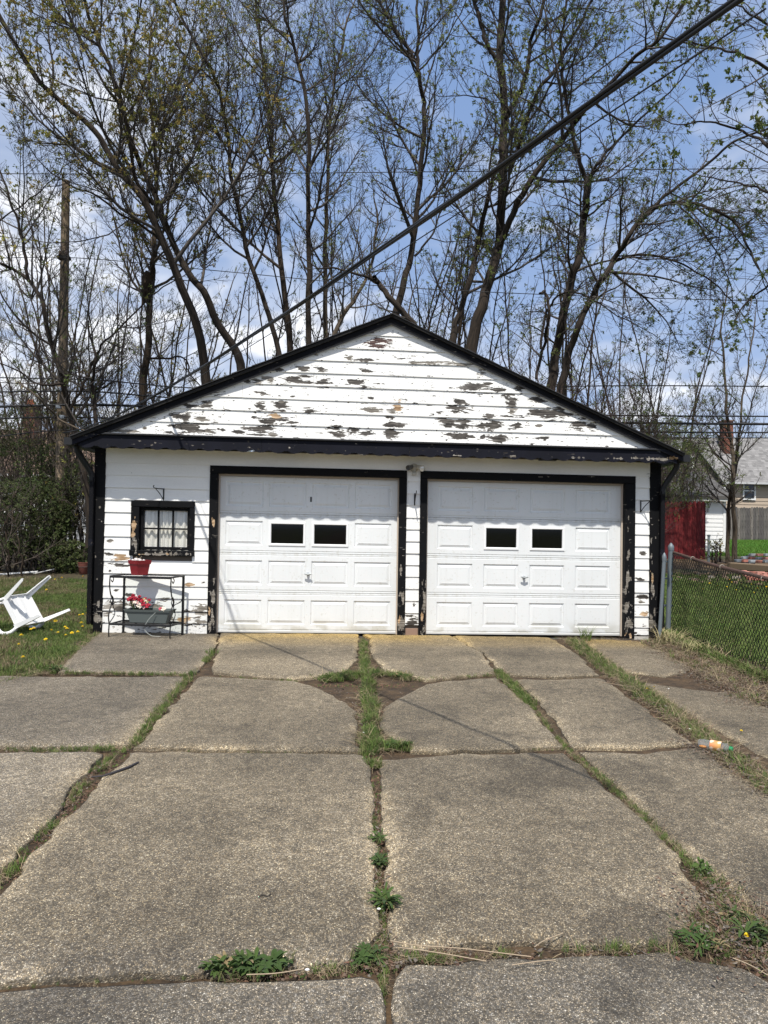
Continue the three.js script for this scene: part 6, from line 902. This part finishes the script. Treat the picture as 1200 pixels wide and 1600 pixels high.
tree('alley_tree', 'dark crooked tree behind the utility pole at the left edge', 'tree', null, [
  { base: 1, p: [[140, 800], [128, 730], [120, 690], [108, 640], [98, 590], [82, 540], [66, 470], [46, 440], [20, 420], [0, 412]], d: 19, r: [0.16, 0.035] }, { limb: 1, p: [[45, 440], [35, 380], [22, 330], [8, 285], [-10, 250]], d: 18.8, r: [0.07, 0.02] }, { limb: 1, p: [[110, 640], [135, 590], [155, 545], [180, 520], [240, 460], [270, 440]], d: 18.8, r: [0.06, 0.015] }, { limb: 1, p: [[100, 600], [60, 600], [20, 575], [-20, 560]], d: 18.5, r: [0.05, 0.012] },
  { base: 1, shift: 0.1, p: [[160, 860], [152, 700], [150, 640], [145, 600], [150, 560], [140, 520]], d: 18.8, r: [0.11, 0.03] }, { limb: 1, bark: BARK.grey, stub: 1, n1: 0.3, p: [[28, 596], [60, 622], [90, 652], [120, 668], [140, 676]], d: 16.8, r: [0.03, 0.02] }, { limb: 1, p: [[0, 345], [60, 300], [100, 262], [140, 240]], d: 19, r: [0.03, 0.01] },
], { seed: 200, bark: BARK.dark, twig: TWIG.dark, n1: 3.3, len: 1.6, leaf: 0.2, col: 'green', lgeo: 'bud', n2: 4.6, n3: 6 });
// thickets: many thin stems from the ground
function thicket(name, label, px, depth, spread, count, h, o) {
  const R = mulberry(o.seed), stems = []; for (let i = 0; i < count; i++) { const x = px + (R() - 0.5) * spread, d = depth + (R() - 0.5) * 2, b = at(x, 860, d), y = landHeight(b.x, b.z), py = 822 + ((1.47 - y) * 1155) / d, s = 1155 / d, hh = h * (0.6 + R() * 0.5), lx = (R() - 0.5) * s * hh * 0.5; stems.push({ p: [[x, py + 4], [x + lx * 0.2, py - s * hh * 0.35], [x + lx * 0.55, py - s * hh * 0.7], [x + lx, py - s * hh]], d, r: o.r || [0.035, 0.012], from: 0.15 }); }
  return tree(name, label, 'shrub', null, stems, { wander: 0.5, bark: o.bark || BARK.brown, ...o });
}
thicket('bare_shrub', 'reddish bare twig thicket behind the right roof slope', 885, 18.2, 110, 18, 4.8, { seed: 301, twig: TWIG.red, n1: 3.2, len: 1.0, leaf: 0.05, col: 'lime', n2: 5, n3: 6 });
thicket('bare_shrub', 'grey twig thicket above the right end of the roof', 968, 19, 75, 16, 4.6, { seed: 302, twig: TWIG.brown, n1: 3.2, len: 1.1, leaf: 0.18, col: 'green', n2: 5, n3: 6 });
thicket('leafy_shrub', 'loose shrub with small green leaves beside the right eave', 1062, 25.4, 80, 8, 4.0, { seed: 303, twig: TWIG.dark, n1: 4.2, len: 0.9, leaf: 0.75, col: 'green', lgeo: 'bud', ls: 0.9, n2: 5.5, n3: 6, droop: 0.1 });
thicket('bare_shrub', 'low bare bush with yellowish leaves at the foot of the yard tree', 1122, 22, 30, 6, 0.5, { seed: 304, twig: TWIG.brown, n1: 5, len: 0.25, leaf: 0.5, col: 'olive', n2: 5, n3: 6 });
thicket('bare_shrub', 'brown twig thicket at the left edge above the house roof', 25, 22, 170, 18, 5.8, { seed: 305, twig: TWIG.brown, n1: 3, len: 1.2, leaf: 0.10, col: 'green', n2: 4.6, n3: 6 });
thicket('bare_shrub', 'bare twig thicket behind the left roof slope', 210, 21, 220, 20, 5.0, { seed: 306, twig: TWIG.brown, n1: 3, len: 1.2, leaf: 0.12, col: 'olive', n2: 4.6, n3: 6 });
thicket('bare_shrub', 'fine grey saplings behind the gable peak', 550, 24, 340, 26, 10.5, { r: [0.07, 0.02], seed: 307, twig: TWIG.brown, n1: 2.0, len: 1.1, leaf: 0.2, col: 'lime', n2: 4, n3: 5.5 });
thicket('bare_shrub', 'fine bare saplings between the great maple and the arching tree', 790, 24, 260, 22, 10.5, { r: [0.07, 0.02], seed: 308, twig: TWIG.brown, n1: 2.0, len: 1.1, leaf: 0.2, col: 'lime', n2: 4, n3: 5.5 });
thicket('bare_shrub', 'fine bare saplings between the pole and the leaning maple', 170, 25, 320, 26, 11, { r: [0.07, 0.02], seed: 309, twig: TWIG.brown, n1: 2.0, len: 1.2, leaf: 0.22, col: 'olive', n2: 4, n3: 5.5 });
thicket('bare_shrub', 'fine bare saplings right of the arching tree', 1000, 27, 120, 12, 9.5, { r: [0.06, 0.02], seed: 311, twig: TWIG.brown, n1: 1.8, len: 1.2, leaf: 0.2, col: 'green', n2: 4, n3: 5.5 });
thicket('bare_shrub', 'far bare trees above the tan house', 1100, 66, 240, 14, 15, { seed: 310, twig: TWIG.grey, n1: 1.2, len: 1.6, leaf: 0.05, col: 'green', n2: 3, n3: 4 });
thicket('bare_shrub', 'brown tangled bush with small leaves before the left fence', 55, 18.7, 160, 9, 2.4, { seed: 312, twig: TWIG.brown, n1: 4.2, len: 0.7, leaf: 0.8, col: 'ivy', n2: 5.5, n3: 6, ls: 1.1 });
// ivy and evergreen growth over the left fence
function bush(name, label, cx, cy, depth, rx, ry, rz, n, o) {
  const c = at(cx, cy, depth), R = mulberry(o.seed), y0 = landHeight(c.x, c.z), T = thing(name, label, o.cat || 'bush', null, [c.x, y0, c.z]), L = [], tw = new Buf();
  for (let i = 0; i < n; i++) { const a = R() * 6.28, b = Math.acos(2 * R() - 1), rr = Math.cbrt(R()); const p = V(Math.sin(b) * Math.cos(a) * rx * rr, Math.cos(b) * ry * rr, Math.sin(b) * Math.sin(a) * rz * rr); const k = fbm(p.x * 1.5 + o.seed, p.y * 1.5 + p.z, 4); if (k < (o.gap ?? 0.44)) continue; const y = p.y + c.y - y0; if (y < 0) continue; const cc = COL[o.col][Math.floor(R() * COL[o.col].length)], j = 0.65 + R() * 0.7; L.push([V(p.x, y, p.z), randQ(R), (o.ls || 1) * (0.6 + R() * 0.8), lin(cc[0] * j, cc[1] * j, cc[2] * j)]); }
  for (let i = 0; i < (o.stems ?? 14); i++) { const x = (R() - 0.5) * rx * 1.5, z = (R() - 0.5) * rz, h = (c.y - y0 + ry * (0.3 + R() * 0.6)); tw.tube(curve([V(x, 0, z), V(x + (R() - 0.5) * 0.3, h * 0.4, z + (R() - 0.5) * 0.3), V(x + (R() - 0.5) * 0.8, h * 0.75, z + (R() - 0.5) * 0.6), V(x + (R() - 0.5) * 1.2, h, z + (R() - 0.5) * 0.8)], 9), [0.03, 0.028, 0.025, 0.022, 0.02, 0.017, 0.014, 0.011, 0.008, 0.005], 5); }
  tag(mesh('stems', tw.geo(), TWIG.dark, T), null, null, null, 'stuff'); inst('foliage', CL[o.lgeo || 'leaf'], leafMat, L, T); tree.leaves += L.length; return T;
}
bush('ivy_bush', 'dark green bush covering the fence at the left edge', 25, 815, 19.2, 1.5, 1.15, 0.7, 3000, { seed: 401, col: 'ivy', gap: 0.55, ls: 0.7 });
bush('ivy_bush', 'green ivy hanging in front of the white house siding', 48, 735, 20.6, 1.5, 0.9, 0.7, 1900, { seed: 402, col: 'ivy', gap: 0.58, lgeo: 'bud', ls: 1.3 });
bush('ivy_bush', 'ivy round the pole foot and fence beside the garage corner', 112, 790, 19.8, 0.8, 1.5, 0.6, 1700, { seed: 403, col: 'ivy', gap: 0.56, lgeo: 'bud', ls: 1.3 });
bush('ivy_bush', 'thin green creeper over the brown roof of the white house', 60, 680, 22, 1.6, 0.9, 0.7, 3200, { seed: 404, col: 'ivy', gap: 0.60, lgeo: 'bud', ls: 1.2 });
bush('ivy_bush', 'dark low growth at the foot of the left back fence', 60, 872, 19, 2.2, 0.5, 0.5, 2600, { seed: 405, col: 'ivy', gap: 0.50, ls: 0.7 });
bush('leafy_bush', 'grey-green leafy mass under the right eave before the gabled house', 1050, 712, 25.7, 1.5, 1.35, 0.5, 2000, { seed: 406, col: 'green', gap: 0.5, lgeo: 'bud', ls: 1.1 });

// ------------------------------------------------------------------ utility pole and wires
{
  const b = at(93, 880, 20), g0 = landHeight(b.x, b.z), top = at(98.5, 277, 20), t = thing('utility_pole', 'tall weathered wooden utility pole at the left', 'utility pole', null, [b.x, g0, b.z]);
  const pts = []; for (let i = 0; i <= 14; i++) pts.push(V(lerp(0, top.x - b.x, i / 14), lerp(-0.3, top.y - g0, i / 14), 0)); mesh('pole', tubeGeo(pts, pts.map((_, i) => lerp(0.155, 0.105, i / 14)), 14), BARK.pole, t);
  const loc = (px, py) => at(px, py, 19.85).sub(t.position); const a = loc(96, 402); mesh('bracket', [box(a.x - 0.1, a.x + 0.22, a.y - 0.05, a.y + 0.04, a.z - 0.1, a.z + 0.06, 0.01), tubeGeo([V(a.x + 0.05, a.y - 0.3, a.z + 0.05), V(a.x + 0.16, a.y + 0.02, a.z + 0.05)], 0.02, 6)], M.dark, t);
  const ins = new THREE.LatheGeometry([[0, 0.1], [0.03, 0.1], [0.035, 0.07], [0.02, 0.06], [0.045, 0.04], [0.02, 0.03], [0.045, 0.0], [0, 0]].map(([x, y]) => new THREE.Vector2(x, y)), 12); for (const [px, py] of [[98, 278], [93, 398], [104, 398]]) { const p = loc(px, py); const m = mesh('insulator', ins, std([0.16, 0.10, 0.08], 0.3), t); m.position.copy(p); }
  for (const [px, py] of [[92, 608], [98, 652], [92, 636]]) { const p = loc(px, py); mesh('cable_clamp', box(p.x - 0.06, p.x + 0.06, p.y - 0.05, p.y + 0.05, p.z - 0.02, p.z + 0.08, 0.01), M.metal, t); }
}
const wireM = std([0.014, 0.014, 0.015], 0.6);
const wires = [[[[-60, 271], [300, 272], [600, 269], [900, 266], [1260, 262]], 0.011, 'topmost thin wire crossing the sky from the pole head'], [[[-60, 406], [98, 402], [350, 424], [600, 447], [900, 462], [1260, 472]], 0.010, 'second thin wire, falling from the pole bracket to the right'], [[[-60, 589], [152, 594], [280, 605], [600, 612], [930, 603], [1260, 604]], 0.016, 'upper wire of the low bundle, level with the eaves'], [[[-60, 613], [145, 612], [262, 621], [860, 647], [1260, 651]], 0.020, 'second cable of the low bundle behind the garage'], [[[-60, 637], [165, 633], [600, 655], [1000, 661], [1260, 663]], 0.034, 'thickest black cable of the low bundle behind the garage'], [[[-60, 656], [98, 652], [600, 668], [1000, 675], [1260, 676]], 0.022, 'fourth cable of the low bundle, just under the thickest'], [[[-60, 690], [98, 672], [600, 678], [1000, 684], [1260, 684]], 0.014, 'lowest thin wire of the bundle behind the garage']];
for (const [p, r, l] of wires) tag(mesh('utility_wire', tubeGeo(p.map(([x, y]) => at(x, y, 19.8)), r, 6, 60), wireM), l, 'wire');
// service drop: two twisted cables from overhead to the pole, passing just over the left roof slope
{
  const A = at(1170, -12, 2.38), B = at(98, 676, 19.7), dir = B.clone().sub(A), L = dir.length(), side = new THREE.Vector3().crossVectors(dir, UP).normalize(), v = new THREE.Vector3().crossVectors(side, dir).normalize();
  const path = (n, r, ph) => { const pts = []; for (let i = 0; i <= n; i++) { const f = i / n, p = A.clone().addScaledVector(dir, f); p.y -= 4 * 0.30 * f * (1 - f); const an = f * L * 0.9 + ph; p.addScaledVector(side, Math.cos(an) * r).addScaledVector(v, Math.sin(an) * r); pts.push(p); } return pts; };
  const t = thing('service_cable', 'thick black service cable slanting across the sky to the pole', 'cable'); for (const k of [0, 1, 2]) mesh('strand', new Buf().tube(path(160, 0.0088, k * Math.PI * 2 / 3), 0.0082, 7, true).geo(), wireM, t);
  tag(mesh('thin_drop_wire', new Buf().tube(path(90, 0, 0).map((p, i) => p.clone().addScaledVector(side, 0.09).addScaledVector(UP, -0.02)), 0.0035, 5, true).geo(), wireM), 'thin wire running beside the thick service cable', 'wire');
  tag(mesh('high_drop_wire', tubeGeo([at(770, -20, 9), at(680, 80, 12), at(600, 158, 15), at(500, 265, 19), at(430, 330, 23)], 0.006, 5, 40), wireM), 'thin wire slanting through the branches left of the gable peak', 'wire');
}

renderer.render(scene, camera);
